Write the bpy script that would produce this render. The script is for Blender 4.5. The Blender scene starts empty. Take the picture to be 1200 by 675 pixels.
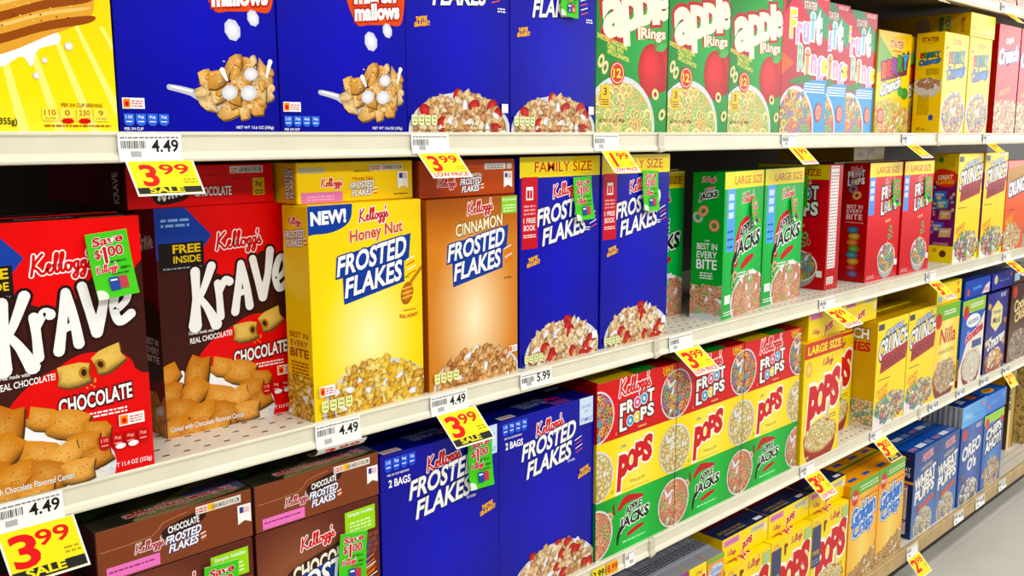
import bpy, math, random
from mathutils import Matrix, Vector

# ------------------------------------------------------------------ camera, world, light
# Everything below is measured in inches and scaled to metres with U.
U = 0.0254
scene = bpy.context.scene
COL = scene.collection
scene.view_settings.view_transform = 'Standard'
scene.view_settings.look = 'None'
scene.view_settings.gamma = 1.0
scene.view_settings.use_curve_mapping = False
scene.view_settings.exposure = -0.06

cam_data = bpy.data.cameras.new('camera')
cam = bpy.data.objects.new('camera', cam_data)
COL.objects.link(cam)
scene.camera = cam
cam_data.sensor_width = 36.0
cam_data.lens = 36.0 * 1103.4 / 1200.0
cam_data.clip_start = 0.02
_R = Matrix(((0.71232734, -0.11345366, 0.6926168), (-0.70184218, -0.11134514, 0.70357644), (-0.00270381, -0.98728442, -0.15894075)))
_r, _d, _f = _R.col[0], _R.col[1], _R.col[2]
cam.matrix_world = Matrix(((_r.x, -_d.x, -_f.x, 0), (_r.y, -_d.y, -_f.y, -39.46 * U), (_r.z, -_d.z, -_f.z, 50 * U), (0, 0, 0, 1)))

world = bpy.data.worlds.new('store_air')
scene.world = world
world.use_nodes = True
world.node_tree.nodes['Background'].inputs[0].default_value = (1.0, 0.97, 0.93, 1)
world.node_tree.nodes['Background'].inputs[1].default_value = 0.24

def area_light(name, loc, rot, sx, sy, power, color=(1, 0.97, 0.92)):
    d = bpy.data.lights.new(name, 'AREA')
    d.shape = 'RECTANGLE'; d.size = sx * U; d.size_y = sy * U; d.energy = power; d.color = color
    o = bpy.data.objects.new(name, d); COL.objects.link(o)
    o.location = Vector(loc) * U; o.rotation_euler = rot
    return o
# fluorescent rows of the store ceiling: one above the aisle, one further out over the next aisle
area_light('ceiling_lamp_row', (75, -56, 140), (math.radians(28), 0, 0), 360, 14, 95)
area_light('ceiling_lamp_row_far', (75, -150, 140), (math.radians(55), 0, 0), 360, 16, 190)

# added unseen light that washes the far cartons with grazing glare
area_light('added_glare_light', (760, -330, 95), (math.radians(90), 0, math.radians(66)), 420, 130, 560, (1, .98, .96))

# ------------------------------------------------------------------ helpers
def lin(c):
    c = max(0.0, min(1.0, c))
    return c / 12.92 if c <= 0.04045 else ((c + 0.055) / 1.055) ** 2.4
def H(h):
    return tuple(int(h[i:i + 2], 16) / 255 for i in (0, 2, 4))
def mixc(a, b, t):
    return tuple(a[i] + (b[i] - a[i]) * t for i in range(3))
def mulc(a, k):
    return tuple(max(0, min(1, x * k)) for x in a)

def new_mat(name):
    m = bpy.data.materials.new(name); m.use_nodes = True
    nt = m.node_tree
    return m, nt, nt.nodes['Principled BSDF']
def plain(name, col, rough=0.5, metal=0.0, spec=0.5, noise=0.0, nscale=30):
    m, nt, b = new_mat(name)
    c = tuple(lin(x) for x in col) + (1,)
    b.inputs['Base Color'].default_value = c
    b.inputs['Roughness'].default_value = rough
    b.inputs['Metallic'].default_value = metal
    b.inputs['Specular IOR Level'].default_value = spec
    if noise:
        t = nt.nodes.new('ShaderNodeTexCoord'); n = nt.nodes.new('ShaderNodeTexNoise')
        n.inputs['Scale'].default_value = nscale; n.inputs['Detail'].default_value = 6
        r = nt.nodes.new('ShaderNodeValToRGB')
        r.color_ramp.elements[0].color = tuple(x * (1 - noise) for x in c[:3]) + (1,)
        r.color_ramp.elements[1].color = tuple(min(1, x * (1 + noise * .6)) for x in c[:3]) + (1,)
        r.color_ramp.elements[0].position = .35; r.color_ramp.elements[1].position = .65
        nt.links.new(t.outputs['Object'], n.inputs['Vector']); nt.links.new(n.outputs['Fac'], r.inputs['Fac'])
        nt.links.new(r.outputs['Color'], b.inputs['Base Color'])
    return m
def print_mat(name, rough):
    m, nt, b = new_mat(name)
    a = nt.nodes.new('ShaderNodeAttribute'); a.attribute_name = 'ink'
    nt.links.new(a.outputs['Color'], b.inputs['Base Color'])
    n = nt.nodes.new('ShaderNodeTexNoise'); n.inputs['Scale'].default_value = 9
    t = nt.nodes.new('ShaderNodeTexCoord'); bp = nt.nodes.new('ShaderNodeBump')
    bp.inputs['Strength'].default_value = 0.12; bp.inputs['Distance'].default_value = 0.004
    nt.links.new(t.outputs['Object'], n.inputs['Vector']); nt.links.new(n.outputs['Fac'], bp.inputs['Height'])
    nt.links.new(bp.outputs['Normal'], b.inputs['Normal'])
    b.inputs['Roughness'].default_value = rough
    b.inputs['Specular IOR Level'].default_value = 0.22
    return m
M_PRINT = print_mat('printed_carton', 0.3)
M_PAPER = print_mat('printed_paper', 0.55)
M_WRAP = print_mat('shrink_wrapped_print', 0.12)

# ------------------------------------------------------------------ flat artwork
_textcache = {}
def text_tris(s, bold):
    key = (s, round(bold, 4))
    if key in _textcache: return _textcache[key]
    cu = bpy.data.curves.new('t', 'FONT'); cu.body = s; cu.offset = bold; cu.resolution_u = 3
    cu.fill_mode = 'FRONT' if hasattr(cu, 'fill_mode') else cu.fill_mode
    ob = bpy.data.objects.new('t', cu); COL.objects.link(ob)
    dg = bpy.context.evaluated_depsgraph_get(); dg.update()
    me = bpy.data.meshes.new_from_object(ob.evaluated_get(dg))
    me.calc_loop_triangles()
    vs = [(v.co.x, v.co.y) for v in me.vertices]
    tr = [tuple(t.vertices) for t in me.loop_triangles if True]
    bpy.data.objects.remove(ob); bpy.data.curves.remove(cu); bpy.data.meshes.remove(me)
    if vs: bb = (min(v[0] for v in vs), min(v[1] for v in vs), max(v[0] for v in vs), max(v[1] for v in vs))
    else: bb = (0, 0, 1, 1)
    _textcache[key] = (vs, tr, bb)
    return _textcache[key]

DZ = 0.00025
class Art:
    """flat print on a panel w x h, origin lower left; polygons carry corner colours"""
    def __init__(s, w, h, bg):
        s.w, s.h, s.bg = w, h, bg; s.p = []; s.z = 0.002; s.clip = None
    def up(s, n=1): s.z += DZ * n
    def add(s, pts, cols):
        """pts convex polygon; cols one colour or a list per corner"""
        if isinstance(cols[0], (int, float)): q = [(x, y) + tuple(cols) for x, y in pts]
        else: q = [tuple(p) + tuple(c) for p, c in zip(pts, cols)]
        x0, y0, x1, y1 = s.clip or (0, 0, s.w, s.h)
        for ax, lim, sg in ((0, x0, 1), (0, x1, -1), (1, y0, 1), (1, y1, -1)):
            if all((v[ax] - lim) * sg >= 0 for v in q): continue
            o = []
            for i in range(len(q)):
                a, b = q[i - 1], q[i]
                ia, ib = (a[ax] - lim) * sg >= 0, (b[ax] - lim) * sg >= 0
                if ia != ib:
                    t = (lim - a[ax]) / (b[ax] - a[ax])
                    o.append(tuple(a[k] + (b[k] - a[k]) * t for k in range(5)))
                if ib: o.append(b)
            q = o
            if len(q) < 3: return
        s.p.append((s.z, q))
    def rect(s, x0, y0, x1, y1, c, c2=None):
        s.up(); s.add([(x0, y0), (x1, y0), (x1, y1), (x0, y1)], c if c2 is None else [c, c, c2, c2])
    def quad(s, pts, c): s.up(); s.add(pts, c)
    def grad(s, fn, x0=0, y0=0, x1=None, y1=None, n=12, m=16):
        x1 = s.w if x1 is None else x1; y1 = s.h if y1 is None else y1
        s.up()
        for i in range(n):
            for j in range(m):
                P = [(x0 + (x1 - x0) * (i + a) / n, y0 + (y1 - y0) * (j + b) / m) for a, b in ((0, 0), (1, 0), (1, 1), (0, 1))]
                s.add(P, [fn(x / s.w, y / s.h) for x, y in P])
    def ell(s, cx, cy, rx, ry, c, c2=None, rot=0, n=28, off=(0, 0), x=None):
        s.up(); ca, sa = math.cos(rot), math.sin(rot)
        R = [(cx + rx * math.cos(t) * ca - ry * math.sin(t) * sa, cy + rx * math.cos(t) * sa + ry * math.sin(t) * ca) for t in [2 * math.pi * i / n for i in range(n)]]
        if c2 is None: s.add(R, c)
        else:
            o = (cx + off[0] * rx, cy + off[1] * ry)
            for i in range(n): s.add([o, R[i - 1], R[i]], [c, c2, c2])
    def poly(s, pts, c, up=True):
        if up: s.up()
        from mathutils.geometry import tessellate_polygon
        for t in tessellate_polygon([[Vector((x, y, 0)) for x, y in pts]]):
            s.add([pts[i] for i in t], c)
    def blob(s, pts, c, k=5):
        """smooth closed outline through pts"""
        n = len(pts); o = []
        for i in range(n):
            p0, p1, p2, p3 = pts[i - 1], pts[i], pts[(i + 1) % n], pts[(i + 2) % n]
            for j in range(k):
                t = j / k
                o.append(tuple(.5 * (2 * p1[a] + (p2[a] - p0[a]) * t + (2 * p0[a] - 5 * p1[a] + 4 * p2[a] - p3[a]) * t * t + (3 * p1[a] - p0[a] - 3 * p2[a] + p3[a]) * t ** 3) for a in (0, 1)))
        s.poly(o, c)
    def stroke(s, pts, r, c, smooth=4):
        """round brush through pts; r a radius or one per point"""
        n = len(pts); rr = r if isinstance(r, (list, tuple)) else [r] * n
        P = []
        for i in range(n - 1):
            p0 = pts[max(0, i - 1)]; p1 = pts[i]; p2 = pts[i + 1]; p3 = pts[min(n - 1, i + 2)]
            for j in range(smooth):
                t = j / smooth
                P.append(tuple(.5 * (2 * p1[a] + (p2[a] - p0[a]) * t + (2 * p0[a] - 5 * p1[a] + 4 * p2[a] - p3[a]) * t * t + (3 * p1[a] - p0[a] - 3 * p2[a] + p3[a]) * t ** 3) for a in (0, 1)) + (rr[i] + (rr[i + 1] - rr[i]) * t,))
        P.append(tuple(pts[-1]) + (rr[-1],))
        z0 = s.z
        for k, (x, y, q) in enumerate(P):
            s.z = z0 + DZ * (1 + .2 * (k % 4))
            s.add([(x + q * math.cos(t), y + q * math.sin(t)) for t in [math.pi * i / 5 for i in range(10)]], c)
            if k:
                a = P[k - 1]; dx, dy = x - a[0], y - a[1]; L = math.hypot(dx, dy) or 1; nx, ny = -dy / L, dx / L
                s.z = z0 + DZ * (1.1 + .2 * (k % 4))
                s.add([(a[0] + nx * a[2], a[1] + ny * a[2]), (a[0] - nx * a[2], a[1] - ny * a[2]), (x - nx * q, y - ny * q), (x + nx * q, y + ny * q)], c)
        s.z = z0 + DZ * 2
    def text(s, t, cx, cy, w, h, c, out=(), sh=0.0, rot=0.0, bold=0.012, arc=0.0, rise=0.0, grow=0.0):
        """text centred at cx,cy filling w x h; out = [(extra boldness, colour)] drawn underneath, widest first"""
        bb = text_tris(t, 0.0)[2]; bw, bh = bb[2] - bb[0] or 1, bb[3] - bb[1] or 1
        if len(t) == 1: w = min(w, h * bw / bh * 1.35)
        ca, sa = math.cos(rot), math.sin(rot)
        for e, col in list(out) + [(0, c)]:
            vs, tr, _ = text_tris(t, bold + e)
            s.up()
            Q = []
            for x, y in vs:
                u = (x - bb[0]) / bw - .5; v = (y - bb[1]) / bh - .5
                g = 1 + grow * u
                X = u * w + sh * v * h; Y = v * h * g + arc * (0.25 - u * u) * 4 + rise * u * w
                Q.append((cx + X * ca - Y * sa, cy + X * sa + Y * ca))
            for a in tr: s.add([Q[i] for i in a], col)
    def lines(s, x0, y0, x1, y1, n, c, th=.5, rng=None):
        """rows of tiny dashes that stand for small print"""
        rng = rng or random.Random(int(x0 * 77 + y0 * 31)); s.up(); dh = (y1 - y0) / n
        for i in range(n):
            x = x0; y = y0 + i * dh
            while x < x1:
                w = min(rng.uniform(.5, 2) * dh, x1 - x); s.add([(x, y), (x + w, y), (x + w, y + dh * th), (x, y + dh * th)], c); x += w + dh * .35

WHITE = (.97, .97, .96); RED = H('d3121c'); BLACK = (.05, .04, .05)

KELL = [  # script letters, one stroke each: (points)
    [(.62, 2.15), (.45, 1.2), (.12, .0)], [(1.5, 2.2), (1.05, 1.75), (.45, 1.02), (.85, .6), (1.15, .12), (1.5, .12), (1.75, .45)],
    [(1.72, .42), (2.1, .62), (2.22, .95), (2.0, 1.02), (1.82, .6), (1.92, .12), (2.25, .1), (2.55, .5)],
    [(2.5, .45), (3.0, 1.5), (3.12, 2.1), (2.88, 2.05), (2.68, 1.0), (2.72, .12), (3.0, .15), (3.15, .45)],
    [(3.1, .45), (3.6, 1.5), (3.72, 2.1), (3.48, 2.05), (3.28, 1.0), (3.32, .12), (3.6, .15), (3.75, .45)],
    [(4.2, .95), (3.88, .85), (3.78, .4), (3.98, .05), (4.3, .2), (4.42, .65), (4.2, .95), (4.55, .8)],
    [(5.1, .95), (4.78, .85), (4.7, .4), (4.9, .08), (5.12, .35), (5.22, .95), (5.0, -.4), (4.7, -.85), (4.5, -.55), (5.0, -.05), (5.45, .3)],
    [(5.9, .95), (5.58, .85), (5.5, .4), (5.7, .08), (5.92, .35), (6.02, .95), (5.8, -.4), (5.5, -.85), (5.3, -.55), (5.8, -.05), (6.25, .4)],
    [(6.42, 2.0), (6.32, 1.6)], [(6.2, .35), (6.55, .98), (6.5, .7), (6.78, .3), (6.6, .05), (6.3, .1)]]
def kelloggs(a, cx, cy, w, c=RED, out=WHITE, rot=0.12, r=.15, ro=.3):
    k = w / 6.9; ca, sa = math.cos(rot), math.sin(rot)
    def T(p): x, y = (p[0] - 3.4) * k, (p[1] - .65) * k; return (cx + x * ca - y * sa, cy + x * sa + y * ca)
    for rad, col in ((ro, out), (r, c)):
        if col is None: continue
        for st in KELL: a.stroke([T(p) for p in st], rad * k, col, 2)

KRAVE = [  # chunky dripping capitals: (points, radii)
    [((.35, 2.3), (.32, 1.2), (.2, .1)), (.26, .2, .36)], [((1.25, 2.35), (.75, 1.5), (.45, 1.15)), (.24, .18, .16)], [((.5, 1.2), (.9, .7), (1.35, -.1)), (.16, .2, .32)],
    [((1.55, 1.55), (1.6, .9), (1.62, .15)), (.22, .19, .22)], [((1.65, 1.2), (1.95, 1.6), (2.2, 1.5)), (.15, .2, .24)],
    [((2.9, 2.1), (2.7, 1.2), (2.45, .15)), (.2, .2, .24)], [((2.9, 2.1), (3.15, 1.2), (3.3, .2)), (.2, .2, .24)], [((2.6, .85), (3.2, .9)), (.16, .16)],
    [((3.6, 2.15), (3.85, 1.2), (4.1, .4)), (.22, .2, .26)], [((4.65, 2.3), (4.45, 1.3), (4.1, .4)), (.24, .2, .26)],
    [((4.95, .95), (5.5, 1.25), (5.55, 1.75), (5.2, 1.85), (4.9, 1.2), (5.1, .55), (5.65, .7)), (.15, .16, .19, .19, .2, .2, .22)]]
def krave(a, cx, cy, w, c=WHITE, out=None, rise=.2, hk=1.0):
    k = w / 6.1
    def T(p): x = (p[0] - 2.95) * k; return (cx + x, cy + (p[1] - 1.15) * k * hk + x * rise)
    for e, col in (((.13, out),) if out else ()) + ((0, c),):
        for st, rr in KRAVE: a.stroke([T(p) for p in st], [(q + e) * k for q in rr], col, 4)

# -------- food pictures
def flake(a, x, y, r, rng, pal):
    c = rng.choice(pal); n = 9; ph = rng.uniform(0, 6); ax = rng.uniform(.7, 1.25); t = rng.uniform(0, 3); ct, st = math.cos(t), math.sin(t)
    R = []
    for i in range(n):
        q = r * rng.uniform(.6, 1.2); u, v = q * ax * math.cos(ph + 6.283 * i / n), q * .72 * math.sin(ph + 6.283 * i / n); R.append((x + u * ct - v * st, y + u * st + v * ct))
    sh = [(X + r * .08, Y - r * .14) for X, Y in R]; a.up()
    for i in range(n): a.add([(x + r * .08, y - r * .14), sh[i - 1], sh[i]], mulc(c, .48))
    o = (x + rng.uniform(-.35, .35) * r, y + rng.uniform(-.1, .4) * r); a.up()
    ks = [rng.uniform(.62, 1.05) for _ in range(n)]
    for i in range(n):
        a.add([o, R[i - 1], R[i]], [mixc(c, (1, .97, .85), rng.uniform(.1, .5)), mulc(c, ks[i - 1]), mulc(c, ks[i])])
def flake_specks(a, x, y, r, rng):
    a.up()
    for k in range(14):
        t, q = rng.uniform(0, 6.28), r * rng.uniform(0, .75); X, Y, s = x + q * math.cos(t), y + q * math.sin(t) * .8, r * rng.uniform(.04, .1)
        a.add([(X - s, Y), (X, Y - s * .6), (X + s * 1.3, Y + s * .2), (X, Y + s * .7)], H('fbe6b8') if k % 2 else H('b47c34'))
def ring(a, x, y, r, rng, pal, hole=.36):
    c = rng.choice(pal); sq = rng.uniform(.6, 1); ph = rng.uniform(0, 3.14); ca, sa = math.cos(ph), math.sin(ph); n = 14; a.up()
    def P(q, i): u, v = q * math.cos(6.283 * i / n), q * sq * math.sin(6.283 * i / n); return (x + u * ca - v * sa, y + u * sa + v * ca)
    L, D, I = mixc(c, (1, 1, .95), .4), mulc(c, .78), mulc(c, .6)
    for i in range(n):
        a.add([P(r, i), P(r, i + 1), P(r * .68, i + 1), P(r * .68, i)], [D, D, L, L])
        a.add([P(r * .68, i), P(r * .68, i + 1), P(r * hole, i + 1), P(r * hole, i)], [L, L, I, I])
def puff(a, x, y, r, rng, pal):
    c = rng.choice(pal); a.ell(x, y, r, r * rng.uniform(.8, 1), mixc(c, (1, 1, .9), .55), mulc(c, .72), rng.uniform(0, 3), 10, (-.25, .3))
def pillow(a, x, y, r, rng, pal, rot=None):
    c = rng.choice(pal); t = rng.uniform(-.9, .9) if rot is None else rot; ca, sa = math.cos(t), math.sin(t)
    K = [(-1.1, -.5), (-.5, -.78), (.2, -.82), (1.05, -.7), (1.0, -.1), (1.15, .55), (.55, .8), (-.2, .86), (-1.0, .74), (-.95, .1)]
    K = [(u * rng.uniform(.92, 1.08), v * rng.uniform(.9, 1.1)) for u, v in K]
    def T(u, v): return (x + r * (u * ca - v * sa), y + r * (u * sa + v * ca))
    R = [T(u, v) for u, v in K]; Sh = [(X + .1 * r, Y - .12 * r) for X, Y in R]; I = [T(u * .66 - .04, v * .62 + .1) for u, v in K]; o = T(-.1, .16); a.up()
    for i in range(10): a.add([(x, y), Sh[i - 1], Sh[i]], mulc(c, .42))
    a.up()
    def sh(p): return mulc(c, 1.02 if p[1] > y + .1 * r else (.8 if p[1] > y - .35 * r else .58))
    for i in range(10):
        a.add([I[i - 1], R[i - 1], R[i], I[i]], [mixc(c, (1, .9, .6), .12), sh(R[i - 1]), sh(R[i]), mixc(c, (1, .9, .6), .12)])
        a.add([o, I[i - 1], I[i]], [mixc(c, (1, .9, .6), .36), mixc(c, (1, .9, .6), .12), mixc(c, (1, .9, .6), .12)])
    a.up()
    if r > .45:
        for k in range(26):
            p = T(rng.uniform(-.85, .85), rng.uniform(-.6, .65)); q = r * rng.uniform(.02, .05); cc = mulc(c, .72) if k % 3 else mixc(c, (1, .95, .8), .5)
            a.add([(p[0] - q, p[1]), (p[0], p[1] - q * .7), (p[0] + q, p[1]), (p[0], p[1] + q * .7)], cc)
def berry(a, x, y, r, rng, pal=None):
    c = H('c21f25'); a.ell(x, y, r, r * .75, mixc(c, (1, .6, .5), .3), mulc(c, .75), rng.uniform(0, 3), 10)
def splash(a, pts, r, c=(.96, .96, .97)):
    a.stroke(pts, r, c, 4)
FLAKES = [H('dfa24a'), H('e9b965'), H('d18f3c'), H('edc887'), H('c98a45')]
PALE = [H('ddb27c'), H('e8c79a'), H('cf9a62'), H('f0dbb8'), H('b97a4a')]
CINN = [H('c98540'), H('b86f2e'), H('dca25e'), H('a85f28'), H('e2b47c')]
YEL = [H('e6b53c'), H('f0c850'), H('d99c2a'), H('f4d878'), H('c98a2c')]
PILL = [H('d08a3c'), H('c57c30'), H('dc9c4e'), H('b96f2a')]
LOOPS = [H('d8482e'), H('e79a2b'), H('5c9a3c'), H('2f8c94'), H('7a5a96'), H('e8c13c')]
AJ = [H('e08a5c'), H('d8704a'), H('7fae4c'), H('e89c70'), H('cf6a4a'), H('e8a070')]
ARING = [H('f0dc6c'), H('f4e48c'), H('9cc84c'), H('e8b850'), H('b8d860'), H('f2d870')]
CORN = [H('f0d890'), H('e9c870'), H('f6e4ac'), H('e2b95c')]
GRAHAM = [H('b9814c'), H('cfa06a'), H('9c6236'), H('ddb888')]
def heap(a, inside, x0, y0, x1, y1, n, r, fn, pal, seed, milk=.05, extra=None):
    """scatter n pieces over the region, top rows first"""
    rng = random.Random(seed); pts = []
    nx = max(2, int(math.sqrt(n * (x1 - x0) / max(.01, y1 - y0)))); ny = max(2, n // nx + 1)
    for j in range(ny):
        for i in range(nx):
            x = x0 + (x1 - x0) * (i + .5 + (j % 2) * .5 + rng.uniform(-.4, .4)) / nx; y = y1 - (y1 - y0) * (j + .5 + rng.uniform(-.4, .4)) / ny
            if inside(x, y): pts.append((x, y))
    for x, y in pts:
        k = rng.random()
        if k < milk: a.ell(x, y, r * 1.1, r * .55, (.97, .97, .98), (.86, .86, .9), rng.uniform(0, 3), 10)
        elif extra and k < milk + extra[1]: extra[0](a, x, y, r * extra[2], rng)
        else: fn(a, x, y, r * rng.uniform(.85, 1.15), rng, pal)
def bowl(a, cx, cy, rx, ry, fn, pal, seed, n=110, r=.33, rim=(.93, .93, .95), milk=.08, extra=None, depth=0.0, body=None, heapup=.15):
    if depth:
        a.ell(cx, cy - depth * .45, rx * .93, ry * .6 + depth, mulc(body, 1.1), mulc(body, .75), 0, 30, (-.3, .3))
        a.ell(cx, cy, rx, ry, rim)
    else: a.ell(cx, cy, rx, ry, (.99, .99, 1), mulc(rim, .88), 0, 36, (0, .1))
    ix, iy = rx * .93, ry * .9
    a.ell(cx, cy - ry * .02, ix, iy, mulc((.93, .9, .86), 1), mulc(pal[0], .8), 0, 32)
    heap(a, lambda x, y: ((x - cx) / (ix - r * .6)) ** 2 + ((y - cy - ry * heapup * .3) / (iy * (1 + heapup * .5) - r * .4)) ** 2 < 1, cx - ix, cy - iy, cx + ix, cy + iy * 1.1, n, r, fn, pal, seed, milk, extra)
def facts(a, x, y, w, h, c=(.93, .95, .8), t=(.3, .35, .2), n=4):
    for i in range(n):
        X = x + w * i / n; q = w / n * .44
        a.ell(X + q, y + h * .3, q, h * .32, c, n=10); a.rect(X, y + h * .3, X + 2 * q, y + h, c)
        a.text('110' if i == 0 else '%dg' % (i * 3 % 7), X + q, y + h * .72, q * 1.2, h * .26, t); a.rect(X + q * .4, y + h * .3, X + q * 1.6, y + h * .38, t)
def badge(a, x, y, w, h):
    a.rect(x, y, x + w, y + h, WHITE); a.rect(x + w * .04, y + h * .1, x + w * .35, y + h * .9, H('f08a1c')); a.ell(x + w * .2, y + h * .45, w * .1, h * .25, RED, n=8)
    a.lines(x + w * .42, y + h * .2, x + w * .92, y + h * .85, 3, H('c8484c'))
def nutrition(a, x0, y0, x1, y1, bg=(.95, .95, .93), c=(.3, .3, .32)):
    a.rect(x0, y0, x1, y1, bg); a.rect(x0 + .06, y1 - .25, x1 - .06, y1 - .1, c); a.lines(x0 + .08, y0 + .15, x1 - .08, y1 - .4, max(6, int((y1 - y0) / .3)), c, .4)

# ------------------------------------------------------------------ mesh builders
def make_mesh(name, polys3, mat, solid=None):
    """polys3: list of (list of 3D points, list of colours)"""
    V = []; F = []; C = []
    for pts, cols in polys3:
        b = len(V); V += [(p[0] * U, p[1] * U, p[2] * U) for p in pts]; F.append(tuple(range(b, b + len(pts)))); C += cols
    me = bpy.data.meshes.new(name); me.from_pydata(V, [], F)
    at = me.color_attributes.new('ink', 'FLOAT_COLOR', 'CORNER')
    buf = []
    for c in C:
        r, g, b = lin(c[0]), lin(c[1]), lin(c[2]); l = .3 * r + .55 * g + .15 * b
        buf += [max(0.0, min(.95, l + (q - l) * 1.12)) for q in (r, g, b)] + [1.0]
    at.data.foreach_set('color', buf)
    me.materials.append(mat)
    return me
def shell(w, t, h, cols, bev=.05, x0=0, y0=0, z0=0):
    """bevelled carton; cols = front,left,top,right,back,bottom"""
    f, l, tp, r, bk, bt = cols; b = bev; P = []
    def q(p, c): P.append(([(x + x0, y + y0, z + z0) for x, y, z in p], [c] * len(p)))
    q([(b, 0, b), (w - b, 0, b), (w - b, 0, h - b), (b, 0, h - b)], f)
    q([(w - b, t, b), (b, t, b), (b, t, h - b), (w - b, t, h - b)], bk)
    q([(0, t - b, b), (0, b, b), (0, b, h - b), (0, t - b, h - b)], l)
    q([(w, b, b), (w, t - b, b), (w, t - b, h - b), (w, b, h - b)], r)
    q([(b, b, h), (w - b, b, h), (w - b, t - b, h), (b, t - b, h)], tp)
    q([(b, t - b, 0), (w - b, t - b, 0), (w - b, b, 0), (b, b, 0)], bt)
    q([(0, b, b), (b, 0, b), (b, 0, h - b), (0, b, h - b)], l); q([(w - b, 0, b), (w, b, b), (w, b, h - b), (w - b, 0, h - b)], r)
    q([(0, t - b, h - b), (b, t, h - b), (b, t, b), (0, t - b, b)], l); q([(w, t - b, b), (w - b, t, b), (w - b, t, h - b), (w, t - b, h - b)], r)
    q([(b, 0, h - b), (w - b, 0, h - b), (w - b, b, h), (b, b, h)], f); q([(b, t - b, h), (w - b, t - b, h), (w - b, t, h - b), (b, t, h - b)], bk)
    q([(0, t - b, h - b), (0, b, h - b), (b, b, h), (b, t - b, h)], l); q([(w, b, h - b), (w, t - b, h - b), (w - b, t - b, h), (w - b, b, h)], r)
    q([(b, b, 0), (w - b, b, 0), (w - b, 0, b), (b, 0, b)], f); q([(w - b, t - b, 0), (b, t - b, 0), (b, t, b), (w - b, t, b)], bk)
    q([(b, t - b, 0), (b, b, 0), (0, b, b), (0, t - b, b)], l); q([(w - b, b, 0), (w - b, t - b, 0), (w, t - b, b), (w, b, b)], r)
    for a_, b_, c_, col in ((0, 0, 0, l), (1, 0, 0, r), (1, 1, 0, r), (0, 1, 0, l)):
        for top in (0, 1):
            X = w if a_ else 0; Y = t if b_ else 0; sx = -b if a_ else b; sy = -b if b_ else b; Z = h if top else 0; sz = -b if top else b
            tri = [(X + sx, Y, Z + sz), (X, Y + sy, Z + sz), (X + sx, Y + sy, Z)]
            if (a_ + b_ + top) % 2 == 0: tri.reverse()
            q(tri, col)
    return P
def stamp(art, face, w, t, h):
    P = []
    for z, q in art.p:
        if face == 'front': pts = [(v[0], -z, v[1]) for v in q]
        elif face == 'left': pts = [(-z, t - v[0], v[1]) for v in q]
        elif face == 'right': pts = [(w + z, v[0], v[1]) for v in q]
        else: pts = [(v[0], v[1], h + z) for v in q]
        P.append((pts, [v[2:5] for v in q]))
    return P
_products = {}
def carton_mesh(key):
    """mesh of a printed carton of a product, cached"""
    if key in _products: return _products[key]
    pr = PRODUCTS[key]()
    w, t, h = pr['dim']; fr = pr['front']
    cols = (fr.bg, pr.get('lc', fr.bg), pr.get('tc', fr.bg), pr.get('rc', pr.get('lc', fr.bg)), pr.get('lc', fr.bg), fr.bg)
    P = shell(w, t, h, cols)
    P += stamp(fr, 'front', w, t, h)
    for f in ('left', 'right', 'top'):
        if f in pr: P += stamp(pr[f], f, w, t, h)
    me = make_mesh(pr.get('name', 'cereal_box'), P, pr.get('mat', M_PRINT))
    # tuck flap of the lid: a thin plate with a tongue
    fl = None
    if pr.get('flap', True):
        tc = pr.get('tc', fr.bg); b = .08; z0 = h - .005; z1 = h + .03
        ring_ = [(b, b), (w - b, b), (w - b, t * .55), (w * .64, t * .55), (w * .6, t * .72), (w * .4, t * .72), (w * .36, t * .55), (b, t * .55)]
        Q = []
        def cap(pts): Q.append(([(x, y, z1) for x, y in pts], [tc] * len(pts)))
        cap([(b, b), (w - b, b), (w - b, t * .55), (b, t * .55)]); cap([(w * .36, t * .55), (w * .64, t * .55), (w * .6, t * .72), (w * .4, t * .72)])
        for i in range(len(ring_)):
            p, q = ring_[i], ring_[(i + 1) % len(ring_)]
            Q.append(([(p[0], p[1], z0), (q[0], q[1], z0), (q[0], q[1], z1), (p[0], p[1], z1)], [mulc(tc, .9)] * 4))
        fl = make_mesh('top_flap', Q, pr.get('mat', M_PRINT))
    _products[key] = (me, fl, pr)
    return _products[key]

def tag(o, label=None, cat=None, group=None, kind=None):
    if label: o['label'] = label
    if cat: o['category'] = cat
    if group: o['group'] = group
    if kind: o['kind'] = kind
    return o
def link(name, me, parent=None, loc=None, rot=None):
    o = bpy.data.objects.new(name, me); COL.objects.link(o)
    if parent: o.parent = parent
    if loc: o.location = Vector(loc) * U
    if rot: o.rotation_euler = rot
    return o

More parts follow.
